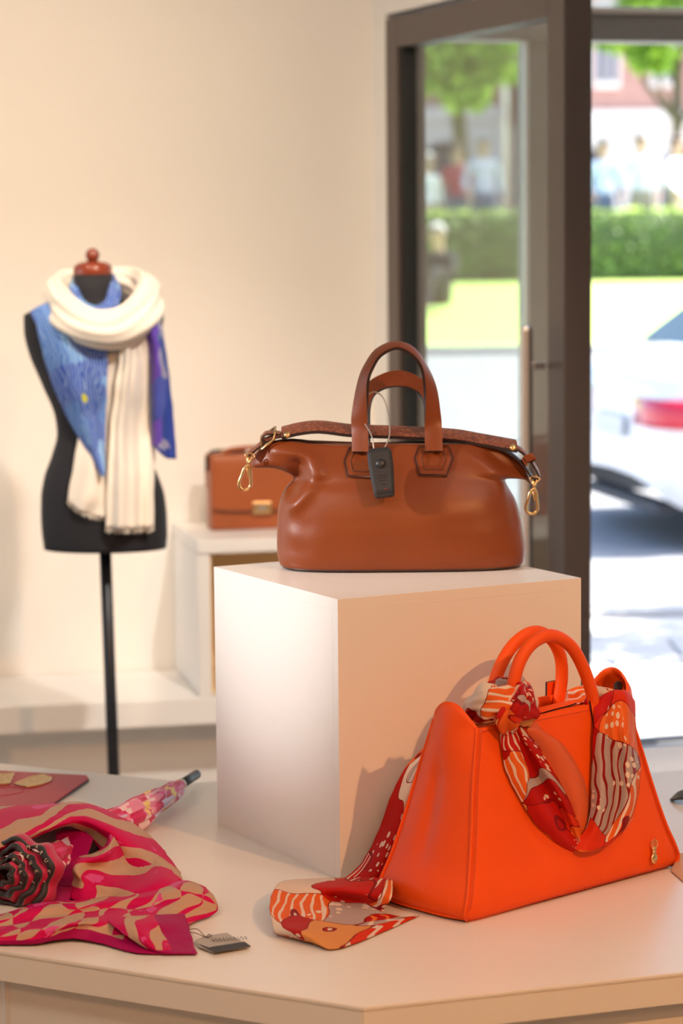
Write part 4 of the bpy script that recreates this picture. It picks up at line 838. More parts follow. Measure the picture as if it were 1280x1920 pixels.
 'blue_right': [[(0.0845, 0.06, 1.4697), (0.1031, 0.04, 1.47), (0.1187, 0.04, 1.4594), (0.1368, 0.04, 1.4409)], [(0.1114, -0.09, 1.3831), (0.1284, -0.11, 1.3863), (0.1431, -0.1, 1.3858), (0.1539, -0.07, 1.3819)], [(0.1254, -0.09, 1.2992), (0.1431, -0.12, 1.3044), (0.1559, -0.1, 1.3033), (0.1653, -0.07, 1.2939)], [(0.1283, -0.08, 1.2079), (0.1459, -0.11, 1.2098), (0.1594, -0.08, 1.2076), (0.1748, -0.06, 1.2022)], [(0.126, -0.07, 1.1227), (0.1438, -0.1, 1.1249), (0.1599, -0.07, 1.1249), (0.1801, -0.06, 1.1279)], [(0.1278, -0.07, 1.0757), (0.1478, -0.1, 1.0599), (0.1637, -0.07, 1.044), (0.1865, -0.06, 1.0402)]],
}
# ---------------------------------------------------------------- printed silks
def uvmap(q, sx, sy, ox=0, oy=0):
    tc = q.n('TexCoord'); mp = q.n('Mapping'); mp.inputs['Scale'].default_value = (sx, sy, 1); mp.inputs['Location'].default_value = (ox, oy, 0)
    q.l(tc.outputs['UV'], mp.inputs['Vector']); return mp.outputs[0]
def distort(q, vec, scale, amt):
    nz = q.n('TexNoise'); nz.inputs['Scale'].default_value = scale; nz.inputs['Detail'].default_value = 1; q.l(vec, nz.inputs['Vector'])
    vs = q.n('VectorMath', operation='SUBTRACT'); q.l(nz.outputs['Color'], vs.inputs[0]); vs.inputs[1].default_value = (.5, .5, .5)
    sc = q.n('VectorMath', operation='SCALE'); q.l(vs.outputs[0], sc.inputs[0]); sc.inputs['Scale'].default_value = amt
    ad = q.n('VectorMath', operation='ADD'); q.l(vec, ad.inputs[0]); q.l(sc.outputs[0], ad.inputs[1]); return ad.outputs[0]
def fabric_finish(q, rough=.55, sheen=.0):
    tc = q.n('TexCoord'); nz = q.n('TexNoise'); nz.inputs['Scale'].default_value = 700; q.l(tc.outputs['Object'], nz.inputs['Vector'])
    q.b.inputs['Roughness'].default_value = rough; q.b.inputs['Sheen Weight'].default_value = sheen; q.b.inputs['Specular IOR Level'].default_value = .12
    q.bump(nz.outputs[0], .12, .0006)
def silk_red(name, sx, sy, ox, oy):
    q = NT(name); v0 = uvmap(q, sx, sy, ox, oy); vec = distort(q, v0, 1.2, 1.3)
    vo = q.n('TexVoronoi'); vo.inputs['Scale'].default_value = 1.25; q.l(vec, vo.inputs['Vector'])
    ve = q.n('TexVoronoi'); ve.feature = 'DISTANCE_TO_EDGE'; ve.inputs['Scale'].default_value = 1.25; q.l(vec, ve.inputs['Vector'])
    sepc = q.n('SeparateColor'); q.l(vo.outputs['Color'], sepc.inputs[0])
    base = q.ramp(sepc.outputs[0], [(0, (.42, .006, .004)), (.22, (.64, .030, .006)), (.38, (.72, .11, .014)), (.60, (.66, .26, .08)), (.72, (.50, .010, .006)), (.80, (.70, .54, .43)), (.92, (.42, .30, .27))], 'CONSTANT')
    wv = q.n('TexWave'); wv.inputs['Scale'].default_value = 2.4; wv.inputs['Distortion'].default_value = 7; wv.inputs['Detail'].default_value = 1; wv.inputs['Detail Scale'].default_value = .8; q.l(v0, wv.inputs['Vector'])
    wl_ = q.ramp(wv.outputs['Fac'], [(0, (0, 0, 0)), (.80, (1, 1, 1))], 'CONSTANT')
    wc = q.ramp(sepc.outputs[1], [(0, (.72, .55, .44)), (.5, (.74, .16, .03)), (.75, (.25, .005, .005))], 'CONSTANT')
    sel = q.math('GREATER_THAN', sepc.outputs[2], .66)
    c1 = q.mix(q.math('MULTIPLY', sel, wl_), base, wc)
    # clusters of round dots
    vd = q.n('TexVoronoi'); vd.inputs['Scale'].default_value = 9; q.l(v0, vd.inputs['Vector']); vd.inputs['Randomness'].default_value = .45
    dot = q.math('LESS_THAN', vd.outputs['Distance'], .34)
    n2 = q.n('TexNoise'); n2.inputs['Scale'].default_value = 1.1; q.l(v0, n2.inputs['Vector'])
    dsel = q.math('GREATER_THAN', n2.outputs[0], .57)
    c2 = q.mix(q.math('MULTIPLY', dot, dsel), c1, (.74, .55, .42))
    edge = q.math('LESS_THAN', ve.outputs['Distance'], .010)
    c3 = q.mix(edge, c2, (.22, .004, .006)); q.l(c3, q.b.inputs['Base Color']); fabric_finish(q); return q.m
def silk_pink(name, sx, sy, ox=0, oy=0, border=None, chk=0.0):
    q = NT(name); v0 = uvmap(q, sx, sy, ox, oy); vec = distort(q, v0, .9, .9)
    wv = q.n('TexWave'); wv.bands_direction = 'DIAGONAL'; wv.inputs['Scale'].default_value = .50; wv.inputs['Distortion'].default_value = 2.2; wv.inputs['Detail'].default_value = 0; wv.inputs['Detail Scale'].default_value = .6; q.l(vec, wv.inputs['Vector'])
    ch = q.n('TexChecker'); ch.inputs['Scale'].default_value = .85; q.l(vec, ch.inputs['Vector'])
    k = q.math('ABSOLUTE', q.math('SUBTRACT', q.math('GREATER_THAN', wv.outputs['Fac'], .40), q.math('MULTIPLY', ch.outputs['Fac'], chk)))
    base = q.mix(k, (.52, .31, .20), (.57, .002, .085))
    n2 = q.n('TexNoise'); n2.inputs['Scale'].default_value = 1.5; q.l(v0, n2.inputs['Vector'])
    base = q.mix(q.math('MULTIPLY', q.math('GREATER_THAN', n2.outputs[0], .60), q.math('GREATER_THAN', wv.outputs['Fac'], .72)), base, (.66, .07, .25))
    if border:
        tc = q.n('TexCoord'); sx_ = q.n('SeparateXYZ'); q.l(tc.outputs['UV'], sx_.inputs[0])
        for ax, op, val in border:
            base = q.mix(q.math(op, sx_.outputs[ax], val), base, (.36, .003, .09))
    q.l(base, q.b.inputs['Base Color']); fabric_finish(q); return q.m
M['silk_r1'] = silk_red('red_print_silk_a', 1.1, 3.0, .3, 2.1); M['silk_r2'] = silk_red('red_print_silk_b', .9, 3.0, 4.4, .6); M['silk_r3'] = silk_red('red_print_silk_c', 1.8, 2.4, 7.7, 3.3)
M['silk_r4'] = silk_red('red_print_silk_d', 1.4, 2.0, 2.2, 9.1)
M['silk_o'] = mat('orange_silk', (.66, .10, .018), .45, sheen=.04, bump=(700, .1, .0005), var=.1)

# ---------------------------------------------------------------- orange tote
M['orange'] = leather('orange_leather', (.86, .085, .002), .52, 520, .10, .93)
M['orange'].node_tree.nodes['Principled BSDF'].inputs['Specular IOR Level'].default_value = .28
M['lining'] = mat('brown_lining', (.045, .018, .010), .8, bump=(300, .2, .0006))
M['oedge'] = mat('dark_edge_paint', (.035, .012, .012), .4, bump=(200, .1, .0005))
M['oseam'] = mat('orange_thread', (.55, .05, .004), .6, bump=(300, .3, .0005))
tote = empty('tote_bag', (.168, 3.694, TZ+.0025), math.atan2(.674, .739)); tag(tote, 'bright orange leather tote bag with scarf tied to its handles', 'handbag')
UC = .2565; VC = .095
HL = [(0, .232), (.006, .2405), (.0143, .2435), (.03, .238), (.07, .223), (.13, .206), (.2, .189), (.25, .175), (.277, .168)]
HD = [(0, .088), (.006, .094), (.02, .095), (.07, .085), (.13, .073), (.2, .060), (.277, .047)]
nh = 30
hs = [.277*(i/nh)**1.15 for i in range(nh+1)]
def panel(name, sgn):
    rows = []
    for h in hs:
        hl, hd = pch(HL, h), pch(HD, h); row = []
        for j in range(33):
            s_ = -1+2*j/32
            # the panel swells a little and rolls in at the side seams
            sw = .007*(1-s_*s_)*math.sin(PI*min(1, h/.277)) - .004*sstep(.9, 1, abs(s_))
            row.append((UC+s_*hl, VC+sgn*(hd+sw), h + .002*math.sin(s_*2+1)))
        rows.append(row)
    return grid_obj(name, rows if sgn < 0 else [r[::-1] for r in rows], M['orange'], tote, thick=.0035, offset=0)
panel('front_panel', -1); panel('back_panel', 1)
def gusset(sgn, flare, rise):
    rows = []
    for i in range(37):
        q_ = i/36; row = []
        for j in range(25):
            s_ = -1+2*j/24; top = .277 + rise*(1-abs(s_)**2.2)
            h = top*q_**1.1; hc = min(h, .277); hl, hd = pch(HL, hc), pch(HD, hc)
            k = (1-s_*s_)
            bul = .012*k*math.sin(PI*min(1, h/.2))*(1 if h < .2 else 0) + .010*math.exp(-((h-.03)/.03)**2)*k + flare*k*sstep(.12, .275, h)*(1-.55*sstep(.278, .318, h))
            fold = -.006*math.exp(-((s_-.15)/.22)**2)*sstep(.04, .12, h)*(1-sstep(.17, .26, h))
            row.append((UC+sgn*(hl-.002+bul+fold), VC+s_*hd*(.985), h))
        rows.append(row)
    return grid_obj('gusset', rows if sgn > 0 else [r[::-1] for r in rows], M['orange'], tote, thick=.0035, offset=0)
gl_ = gusset(-1, .022, .034); gr_ = gusset(1, .055, .040)
rows = []
for j in range(2):
    rows.append([(UC+(-1+2*k/12)*.233, VC+(-1+2*j)*.089, .0022) for k in range(13)])
grid_obj('base_panel', rows, M['orange'], tote, thick=.004, offset=0)
# side seams with piping, all four corners
for su in (-1, 1):
    for sv in (-1, 1):
        tube('piping', [(UC+su*(pch(HL, h)+.0005), VC+sv*(pch(HD, h)-.001), h) for h in hs], .0026, M['orange'], tote, 8)
        if sv < 0: tube('stitching', [(UC+su*(pch(HL, h)-.006), VC+sv*(pch(HD, h)+.0035), h) for h in hs[3:]], .0006, M['oseam'], tote, 5)
    tube('base_piping', catmull([(UC+su*.235, VC-.088, .003), (UC+su*.2435, VC-.05, .003), (UC+su*.2445, VC, .003), (UC+su*.2435, VC+.05, .003), (UC+su*.235, VC+.088, .003)], 4), .0026, M['orange'], tote, 6)
tube('base_piping', [(UC-.236, VC-.090, .003), (UC, VC-.0915, .003), (UC+.236, VC-.090, .003)], .0024, M['oseam'], tote, 6)
tube('stitching', [(UC+(-1+2*k/20)*.16, VC-.0508, .2705) for k in range(21)], .0006, M['oseam'], tote, 5)
# zip panel in the mouth of the bag, slider and pull
rows = [[(UC+(-1+2*k/10)*.145, VC+y, .262+.004*math.cos(y*30)) for k in range(11)] for y in (-.044, -.02, 0, .02, .044)]
zp_ = grid_obj('zip_panel', rows, M['orange'], tote, thick=.003, offset=0)
rows = [[(UC+(-1+2*k/10)*.163, VC+y, .235) for k in range(11)] for y in (-.046, .046)]
grid_obj('lining', rows, M['lining'], tote, thick=.002)
tube('zip_teeth', [(UC-.14, VC, .2672), (UC, VC, .2676), (UC+.13, VC, .2672)], .002, M['gold'], zp_, 6)
box('zip_slider', (.205, .072, .272), (.018, .012, .006), M['gold'], zp_, bevel=.0015)
tube('zip_loop', catmull([(.214, .070, .275), (.224, .066, .278), (.234, .068, .276), (.224, .072, .275)], 4, True), .0013, M['gold'], zp_, 6, True)
ribbon('zip_pull', [(.228, .066, .277), (.255, .060, .281), (.290, .055, .284), (.310, .053, .285)], [Vector((-.002, .0062, .002)), Vector((-.002, .0065, .002)), Vector((-.001, .006, .002)), Vector((0, .004, .001))], .003, M['orange'], zp_, M['oedge'], 5)
# rolled handles with flat tabs
def thandle(pts):
    P = catmull(pts, 8); n = len(P)
    rr = [.0102*(.72+.28*min(1, min(i, n-1-i)/9)) for i in range(n)]
    o = tube('handle', P, rr, M['orange'], tote, 14)
    mid = [p + Vector((0, .0096, 0)) for p in P[4:-4]]
    tube('handle_seam', mid, .0016, M['oedge'], o, 6); return o
thandle(G['handle_front']); thandle(G['handle_back'])
for base in (G['handle_front'][0], G['handle_front'][-1]):
    u = base[0]; s_ = pch(HD, .26)
    ys_ = [VC-pch(HD, h)-.0075 for h in (.277, .25, .22, .205)]
    ribbon('handle_tab', [(u, ys_[0]+.004, .287), (u, ys_[1], .250), (u+.001, ys_[2]+.001, .222), (u+.001, ys_[3]+.002, .203)], [Vector((.011, 0, 0)), Vector((.0115, 0, 0)), Vector((.0115, 0, 0)), Vector((.003, 0, 0))], .004, M['orange'], tote, M['oedge'], 5)
for base in (G['handle_back'][0], G['handle_back'][-1]):
    u = base[0]
    ribbon('handle_tab', [(u, .148, .30), (u, .1495, .262), (u, .154, .235)], [Vector((.011, 0, 0))]*3, .004, M['orange'], tote, M['oedge'], 5)
# magnetic snap inside the far wing
sn = lathe('magnetic_snap', [(.009, 0), (.009, .002), (.006, .003), (.005, .0015), (.001, .0015)], M['lining'], tote, 18); sn.location = (UC+pch(HL, .277)+.036, VC, .285); sn.rotation_euler = (0, R(-78), 0)
# gilt beetle-like emblem low on the front
em = empty('emblem', (.4316, VC-pch(HD, .033)-.0075, .0345), 0); em.parent = tote; em.rotation_euler = (R(-8), R(8), 0); em.scale = (1.25, 1.25, 1.25)
bmc = bmesh.new()
bmesh.ops.create_uvsphere(bmc, u_segments=16, v_segments=10, radius=1, matrix=Matrix.Translation((0, 0, -.0075)) @ Matrix.Diagonal((.0062, .0028, .0066, 1)))
bm_obj('abdomen', bmc, M['gold'], em, True)
bmc = bmesh.new()
bmesh.ops.create_uvsphere(bmc, u_segments=12, v_segments=8, radius=1, matrix=Matrix.Translation((0, 0, .0005)) @ Matrix.Diagonal((.0040, .0026, .0028, 1)))
bmesh.ops.create_uvsphere(bmc, u_segments=12, v_segments=8, radius=1, matrix=Matrix.Translation((0, 0, .0048)) @ Matrix.Diagonal((.0046, .0026, .0026, 1)))
bm_obj('thorax', bmc, M['gold'], em, True)
for sx_, l in ((-1, .0125), (-.35, .0145), (.35, .0145), (1, .0125)):
    tube('prong', catmull([(sx_*.0030, 0, .0055), (sx_*.0058, -.0008, .0095), (sx_*.0052, -.001, l), (sx_*.0040, -.0008, l+.003)], 4), .0007, M['gold'], em, 6)
em['label'] = 'small gilt beetle emblem'

# ---------------------------------------------------------------- the scarf tied to the tote
scf = empty('silk_scarf', (.168, 3.694, TZ), math.atan2(.674, .739)); tag(scf, 'red and orange printed silk scarf knotted round the orange tote handles', 'scarf')
def cloth(name, ctrl, m_, parent, nu=8, nv=8, th=.0012, wob=.0, org=(0, 0, 0), seed=0, wf=60, pleat=None):
    og = Vector(org); rows = cgrid([[Vector(p)-og for p in r] for r in ctrl], nu, nv)
    if pleat:
        for i, r in enumerate(rows):
            for k, p in enumerate(r): r[k] = p + Vector((0, -pleat[1]*(.35+.65*min(1, i/12))*(.5+.5*math.sin(pleat[0]*2*PI*k/(len(r)-1)+.05*i)), 0))
    if wob:
        for r in rows:
            for k, p in enumerate(r):
                n = noise.noise_vector(Vector((p.x*wf+seed, p.y*wf, p.z*wf)))*wob; r[k] = p + Vector((n.x, n.y, abs(n.z)))
    return grid_obj(name, rows, m_, parent, thick=th, offset=0)
cloth('loop_middle', G['strand_middle'], M['silk_o'], scf, 8, 8, wob=.0006)
cloth('loop_left', G['strand_left'], M['silk_r1'], scf, 8, 8, wob=.0012)
cloth('loop_right', G['strand_right'], M['silk_r2'], scf, 8, 8, wob=.0012, seed=5)
cloth('tail', G['tail_up'], M['silk_r3'], scf, 8, 8, wob=.001, seed=2)
cloth('tail_end', G['tail_flat'], M['silk_r4'], scf, 8, 8, wob=.0014, seed=9)
def pleated(name, path, rw, pleats, amp, m_, parent, twist=1.2, flat=.75, n=8, sides=48, org=(0, 0, 0), seed=0, zmin=None):
    P = catmull([Vector(p)-Vector(org) for p in path], n); N = len(P); rows = []; rw_ = rw if isinstance(rw, (list, tuple)) else [rw]*len(path)
    nrm = Vector((0, 0, 1))
    for i, p in enumerate(P):
        t = (P[min(i+1, N-1)]-P[max(i-1, 0)]).normalized(); nrm = (nrm-t*nrm.dot(t)).normalized(); b = t.cross(nrm)
        f = i/(N-1)*(len(rw_)-1); a0 = int(min(f, len(rw_)-2)); r_ = rw_[a0]+(rw_[a0+1]-rw_[a0])*(f-a0); row = []
        for k in range(sides):
            a = 2*PI*k/sides; rr = r_*(1+amp*math.sin(pleats*a+twist*i*.35+seed)+amp*.7*math.sin((pleats*2+1)*a-twist*i*.2+seed*2)*.6)
            rr *= 1+.25*noise.noise(Vector((math.cos(a)*1.3+seed, math.sin(a)*1.3, i*.16)))
            w_ = p + nrm*math.cos(a)*rr + b*math.sin(a)*rr*flat
            if zmin is not None: w_.z = max(w_.z, zmin)
            row.append(w_)
        rows.append(row)
    return grid_obj(name, rows, m_, parent, closed_u=True)
pleated('knot', G['wrap_a'], [.010, .021, .026, .025, .026, .022, .012], 5, .12, M['silk_r4'], scf, seed=1)
pleated('knot', G['wrap_b'], [.008, .020, .025, .023, .014], 4, .13, M['silk_r1'], scf, seed=3)
pleated('knot', G['wrap_c'], [.012, .018, .020, .018, .012], 4, .12, M['silk_r2'], scf, seed=5)
pleated('wrap', G['wrap_right'], [.012, .017, .019, .020, .016], 3, .10, M['silk_r4'], scf, seed=7)

# ---------------------------------------------------------------- pink scarf on the table
ps = empty('silk_scarf', (-.3, 3.75, TZ)); tag(ps, 'magenta and beige printed silk scarf crumpled over the umbrella', 'scarf')
PO = (-.3, 3.75, TZ)
M['pk1'] = silk_pink('pink_print_silk_a', 4.2, 2.6, 0, 0); M['pk2'] = silk_pink('pink_print_silk_b', 3.4, 2.4, 3.3, 1.2)
M['pk3'] = silk_pink('pink_print_silk_c', 5.0, 2.2, 6.1, 2.7, [(1, 'GREATER_THAN', .84)], chk=1.0); M['pk4'] = silk_pink('pink_print_silk_d', 2.2, 1.6, 1.4, 5.2, [(0, 'GREATER_THAN', .66), (1, 'GREATER_THAN', .90)])
M['pkb'] = mat('magenta_silk', (.36, .003, .09), .5, sheen=0, spec=.12, bump=(700, .1, .0005), var=.08)
cloth('drape', G['pink_drape'], M['pk1'], ps, 8, 8, .0010, .0022, PO, 1, 45)
cloth('fold', G['pink_fold'], M['pk2'], ps, 8, 8, .0010, .0016, PO, 4, 45)
cloth('lower_layer', G['pink_inner'], M['pkb'], ps, 8, 8, .0010, .001, PO, 6, 45)
cloth('front_layer', G['pink_front'], M['pk3'], ps, 8, 8, .0010, .0018, PO, 8, 45)
cloth('folded_corner', G['pink_corner'], M['pk4'], ps, 8, 8, .0010, .0012, PO, 11, 45)
# swing tag on a thread
M['tagp'] = mat('grey_card', (.42, .38, .34), .7, var=.06); M['tagd'] = mat('black_card', (.03, .028, .03), .6, var=.1); M['ink'] = mat('ink', (.10, .08, .08), .7, var=.1); M['thread'] = mat('dark_thread', (.10, .06, .04), .7, var=.1)
ht = polyplate('swing_tag', [Vector(p)-Vector(PO) for p in G['hang'][:1]+G['hang'][1:]], (0, 0, 1), .0012, M['tagp'], ps, .0002); ht['label'] = 'grey and black card swing tag'
polyplate('tag_band', [Vector(p)-Vector(PO)+Vector((0, 0, .0016)) for p in G['hang_dark']], (0, 0, 1), .0004, M['tagd'], ht, 0)
a, b = [Vector(p)-Vector(PO) for p in G['hang_hole']]
tube('thread', catmull([b, (b+a)/2+Vector((0, .01, .004)), a, a+Vector((.008, .004, .001)), a+Vector((.003, .010, .001)), a, (a+b)/2+Vector((0, -.006, .002)), b+Vector((0, -.01, 0))], 5), .0006, M['thread'], ht, 5)
# hand-written scrawl on the tag
c0 = Vector(G['hang'][5])-Vector(PO); sc_ = []
for i in range(34):
    t = i/33; sc_.append(Vector((-.182+.3+.052*t-.012, 3.612-3.75+.010*math.sin(i*1.9)+.012*t, .0052+.001)))
tube('handwriting', sc_, .0004, M['ink'], ht, 4)

# ---------------------------------------------------------------- folded umbrella
um = empty('umbrella', (-.4, 4.2, TZ)); tag(um, 'folded umbrella with pink and yellow printed canopy lying under the scarf', 'umbrella'); UO = Vector((-.4, 4.2, TZ))
q = NT('umbrella_print'); v0 = uvmap(q, 9, 26); vec = distort(q, v0, .5, .9)
vo = q.n('TexVoronoi'); vo.distance = 'CHEBYCHEV'; vo.inputs['Scale'].default_value = 1.0; vo.inputs['Randomness'].default_value = .8; q.l(vec, vo.inputs['Vector'])
sp2 = q.n('SeparateColor'); q.l(vo.outputs['Color'], sp2.inputs[0])
q.l(q.ramp(sp2.outputs[0], [(0, (.62, .010, .11)), (.25, (.80, .24, .38)), (.42, (.88, .62, .62)), (.60, (.74, .06, .24)), (.72, (.86, .60, .14)), (.80, (.60, .54, .72)), (.90, (.62, .006, .08))], 'CONSTANT'), q.b.inputs['Base Color']); fabric_finish(q, .45, .2); M['umb'] = q.m
ax = [Vector(p)-UO for p in G['umb_axis']]
tube('tip', [ax[0], ax[0]*.5+ax[1]*.5, ax[1]], .0088, M['blackp'], um, 16)
tube('ring', [ax[1]+(ax[2]-ax[1])*-.6, ax[2]], .0108, mat('ivory_ring', (.62, .52, .38), .4, var=.1), um, 16)
pleated('canopy', [Vector(p)+UO for p in ax[2:-1]], [.0130, .020, .027, .027, .025, .028, .036], 8, .075, M['umb'], um, twist=.25, flat=.95, n=8, sides=96, org=UO, seed=0, zmin=.0012)
# ruffled hem with black lettered trim round the open end
M['trim'] = mat('black_trim', (.014, .012, .016), .55, sheen=.2, bump=(500, .15, .0005)); M['hotpink'] = mat('crimson_canopy', (.50, .008, .07), .5, sheen=.2, bump=(500, .1, .0005), var=.1)
M['letter'] = mat('ivory_lettering', (.66, .56, .42), .6, var=.05)
# concentric ruffles seen end-on, crimson with a black lettered hem
en = Vector((-.42, -.84, .34)).normalized(); e1_ = Vector((0, 0, 1)); e1_ = (e1_-en*e1_.dot(en)).normalized(); e2_ = e1_.cross(en)
c_end = ax[8]*.75 + ax[9]*.25 + Vector((0, 0, .010))
ring_pts = []
for j, r0 in enumerate((.010, .024, .039, .054)):
    rows = []; tr_rows = []; arc = []
    for i in range(73):
        a = 2*PI*i/72; wv_ = 1+.09*math.sin(4*a+j*1.3)+.05*math.sin(9*a+j)
        def rp(r_, t):
            p = c_end + (e1_*math.cos(a)+e2_*math.sin(a))*(r_*wv_) + en*(t+.004*math.sin(5*a+j))
            p.z = max(p.z, .0030+.0003*j); return p
        dz = -.012*j
        rows.append([rp(r0*.75+.014, dz-.034), rp(r0+.014, dz-.018), rp(r0+.009, dz-.006), rp(r0+.004, dz+.002)])
        tr_rows.append([rp(r0+.0072, dz-.003), rp(r0+.0068, dz+.001), rp(r0+.0046, dz+.004), rp(r0-.0005, dz+.005)])
        arc.append(rp(r0+.0030, dz+.0062))
    o = grid_obj('ruffle', rows, M['hotpink'], um, thick=.0008)
    grid_obj('trim', tr_rows, M['trim'], o, thick=.0010)
    ring_pts.append(arc)
# two pointed rib ends sticking up through the ruffle
for px_, tz in ((G['RIB'][0], .046), (G['RIB'][1], .044)):
    b0 = Vector(px_)-UO
    rows = []
    for s_ in range(9):
        f = s_/8; w_ = .0085*(1-f)**.7+.0006
        rows.append([b0+Vector((-w_-.004*f, 0, f*tz)), b0+Vector((-.002, -.006*(1-f), f*tz)), b0+Vector((w_*.8-.006*f, 0, f*tz))])
    o = grid_obj('rib_pocket', rows, M['trim'], um, thick=.0016)
    rows2 = [[p+Vector((.0026, -.0032, 0)) for p in r[1:]] for r in rows[:-1]]
    grid_obj('pocket_lining', rows2, M['hotpink'], o, thick=.0008)
def text_mesh(name, body, size, m_, parent, mtx, ext=.0003):
    cu = bpy.data.curves.new(name, 'FONT'); cu.body = body; cu.size = size; cu.extrude = ext; cu.align_x = 'CENTER'; cu.resolution_u = 2
    o = bpy.data.objects.new(name, cu); C.objects.link(o); dg = bpy.context.evaluated_depsgraph_get(); dg.update()
    me = bpy.data.meshes.new_from_object(o.evaluated_get(dg)); bpy.data.objects.remove(o); me.materials.clear(); me.materials.append(m_)
    o = bpy.data.objects.new(name, me); C.objects.link(o); o.parent = parent; o.matrix_local = mtx; return o

# ---------------------------------------------------------------- red clutch with gilt petals
M['redl'] = leather('red_leather', (.46, .028, .058), .45, 600, .08, .9)
q = NT('gilt_glitter'); tc = q.n('TexCoord'); vo = q.n('TexVoronoi'); vo.inputs['Scale'].default_value = 330; q.l(tc.outputs['Object'], vo.inputs['Vector'])
q.l(q.ramp(vo.outputs['Distance'], [(0, (.98, .78, .38)), (.45, (.78, .50, .17)), (1, (.35, .18, .05))]), q.b.inputs['Base Color']); q.b.inputs['Metallic'].default_value = .2; q.b.inputs['Roughness'].default_value = .3; q.bump(vo.outputs['Distance'], 1.0, .003); M['glit'] = q.m
cl = empty('clutch_bag', (-.6, 4.6, TZ)); tag(cl, 'flat red leather clutch with gilt petals at the table back edge', 'clutch'); CO = Vector((-.6, 4.6, TZ))
pts = [Vector(p)-CO for p in G['clutch']]
lo = polyplate('lower_leaf', [p+Vector((0, 0, .0005)) for p in pts], (0, 0, 1), .004, M['edge'], cl, .001)
polyplate('upper_leaf', [p+Vector((0, 0, .0046)) for p in pts], (0, 0, 1), .0024, M['redl'], cl, .0008)
for nm in ('gold1', 'gold0'):
    pp = [Vector(p)-CO+Vector((0, 0, .0006)) for p in G[nm]]
    o = polyplate('gilt_petal', pp, (0, 0, 1), .0030, M['glit'], cl, .0008)
    tube('petal_rim', [p+Vector((0, 0, .0022)) for p in pp], .0013, M['gold'], o, 6, True)
ec = tube('embossed_curl', catmull([Vector((-.655, 4.60, 0)), Vector((-.615, 4.63, 0)), Vector((-.585, 4.60, 0)), Vector((-.605, 4.57, 0)), Vector((-.65, 4.555, 0))], 6), .0009, M['redl'], cl, 6)
ec.data.transform(Matrix.Translation(-Vector((CO.x, CO.y, -.0072))))

# ---------------------------------------------------------------- odds and ends at the right edge of the table
kb = empty('leather_strap', (.60, 4.5, TZ)); tag(kb, 'tip of a black leather strap on the table beside the right edge', 'strap')
KO = Vector((.60, 4.5, TZ))
ribbon('strap', [Vector(p)-KO for p in G['black_strap']], [Vector((.002, .003, 0)), Vector((.004, .016, .002)), Vector((.004, .020, .003)), Vector((.004, .020, .003)), Vector((.004, .018, 0))], .004, M['blackp'], kb, None, 5)
ribbon('strap_lining', [Vector(p)-KO+Vector((.012, -.004, .004)) for p in G['black_strap'][1:]], [Vector((.002, .004, 0)), Vector((.004, .008, .002)), Vector((.004, .008, .003)), Vector((.004, .008, 0))], .002, M['frame_grey'], kb, None, 5)
tg = empty('price_card', (.56, 4.02, TZ)); tag(tg, 'tan card lying on the table behind the tote corner', 'card')
M['tanc'] = mat('tan_card', (.60, .38, .25), .7, var=.05)
o = polyplate('card', [Vector((p[0]-.56, p[1]-4.02, .0012 + .010*sstep(.0, .03, (p[1]-4.0)))) for p in G['tan_tag']], (0, 0, 1), .0022, M['tanc'], tg, .0003)
for k in range(4): box('printed_line', (.012+.002*k, -.004+.0065*k, .0155), (.022, .0012, .0004), M['ink'], tg, rz=R(30)).location.z = -.003-.0008*k
# ---------------------------------------------------------------- dress-form mannequin
M['jersey'] = mat('charcoal_jersey', (.010, .010, .014), .85, sheen=.05, bump=(600, .2, .0008), var=.08)
M['cherry'] = mat('cherry_wood', (.20, .035, .014), .22, coat=.4, bump=(40, .05, .001), var=.2)
M['pole'] = mat('dark_metal_pole', (.022, .024, .030), .35, .3, bump=(200, .05, .0005))
mo = (-.587, 6.3, FZ)
man = empty('dress_form', mo); tag(man, 'charcoal tailor dress form with cherry wood neck cap on a pole', 'dress form')
rows = []
tt = [(t[2], t) for t in G['torso']][::-1]
zs = [t[0] for t in tt]
TL = [(z, t[0]) for z, t in tt]; TR = [(z, t[1]) for z, t in tt]; TD = [(z, t[3]) for z, t in tt]
nz_ = 48
for i in range(nz_+1):
    z = zs[0]+(zs[-1]-zs[0])*i/nz_; a, b, d_ = pch(TL, z), pch(TR, z), pch(TD, z); row = []
    bust = .010*math.exp(-((z-1.235)/.07)**2)
    for k in range(64):
        an = 2*PI*k/64; x = (a+b)/2+(b-a)/2*math.cos(an); y = d_*math.sin(an)
        if y < 0: y -= bust*(math.exp(-((x-(a+b)/2-.075)/.06)**2)+math.exp(-((x-(a+b)/2+.075)/.06)**2))*abs(math.sin(an))
        row.append((x, y, z))
    rows.append(row)
to = grid_obj('torso', rows, M['jersey'], man, closed_u=True)
bmc = bmesh.new(); bmc.from_mesh(to.data); bmc.verts.ensure_lookup_table(); bmc.faces.new([bmc.verts[k] for k in range(64)][::-1]); bmc.faces.new([bmc.verts[nz_*64+k] for k in range(64)]); bmc.to_mesh(to.data); bmc.free()
fx, _, ftop = G['finial'][0]; zk = G['finial'][1][2]; zc = G['finial'][2][2]; zn = G['finial'][3][2]
lathe('neck', [(.062, zn-.02), (.054, zn+.01), (.049, zn+.04), (.048, zc)], M['jersey'], man, 40, (fx, 0, 0))
cap = lathe('neck_cap', [(.046, zc-.002), (.0485, zc+.004), (.0480, zc+.016), (.0455, zc+.022), (.036, zc+.029), (.014, zc+.034)], M['cherry'], man, 40, (fx, 0, 0))
kz = (ftop+zk)/2
lathe('knob', [(.012, zc+.031), (.0095, zc+.035)]+[(.0175*math.sin(a), ftop-.0175-.0175*math.cos(a)) for a in [.62+.36*i for i in range(7)]]+[(.001, ftop)], M['cherry'], cap, 32, (fx, 0, 0))
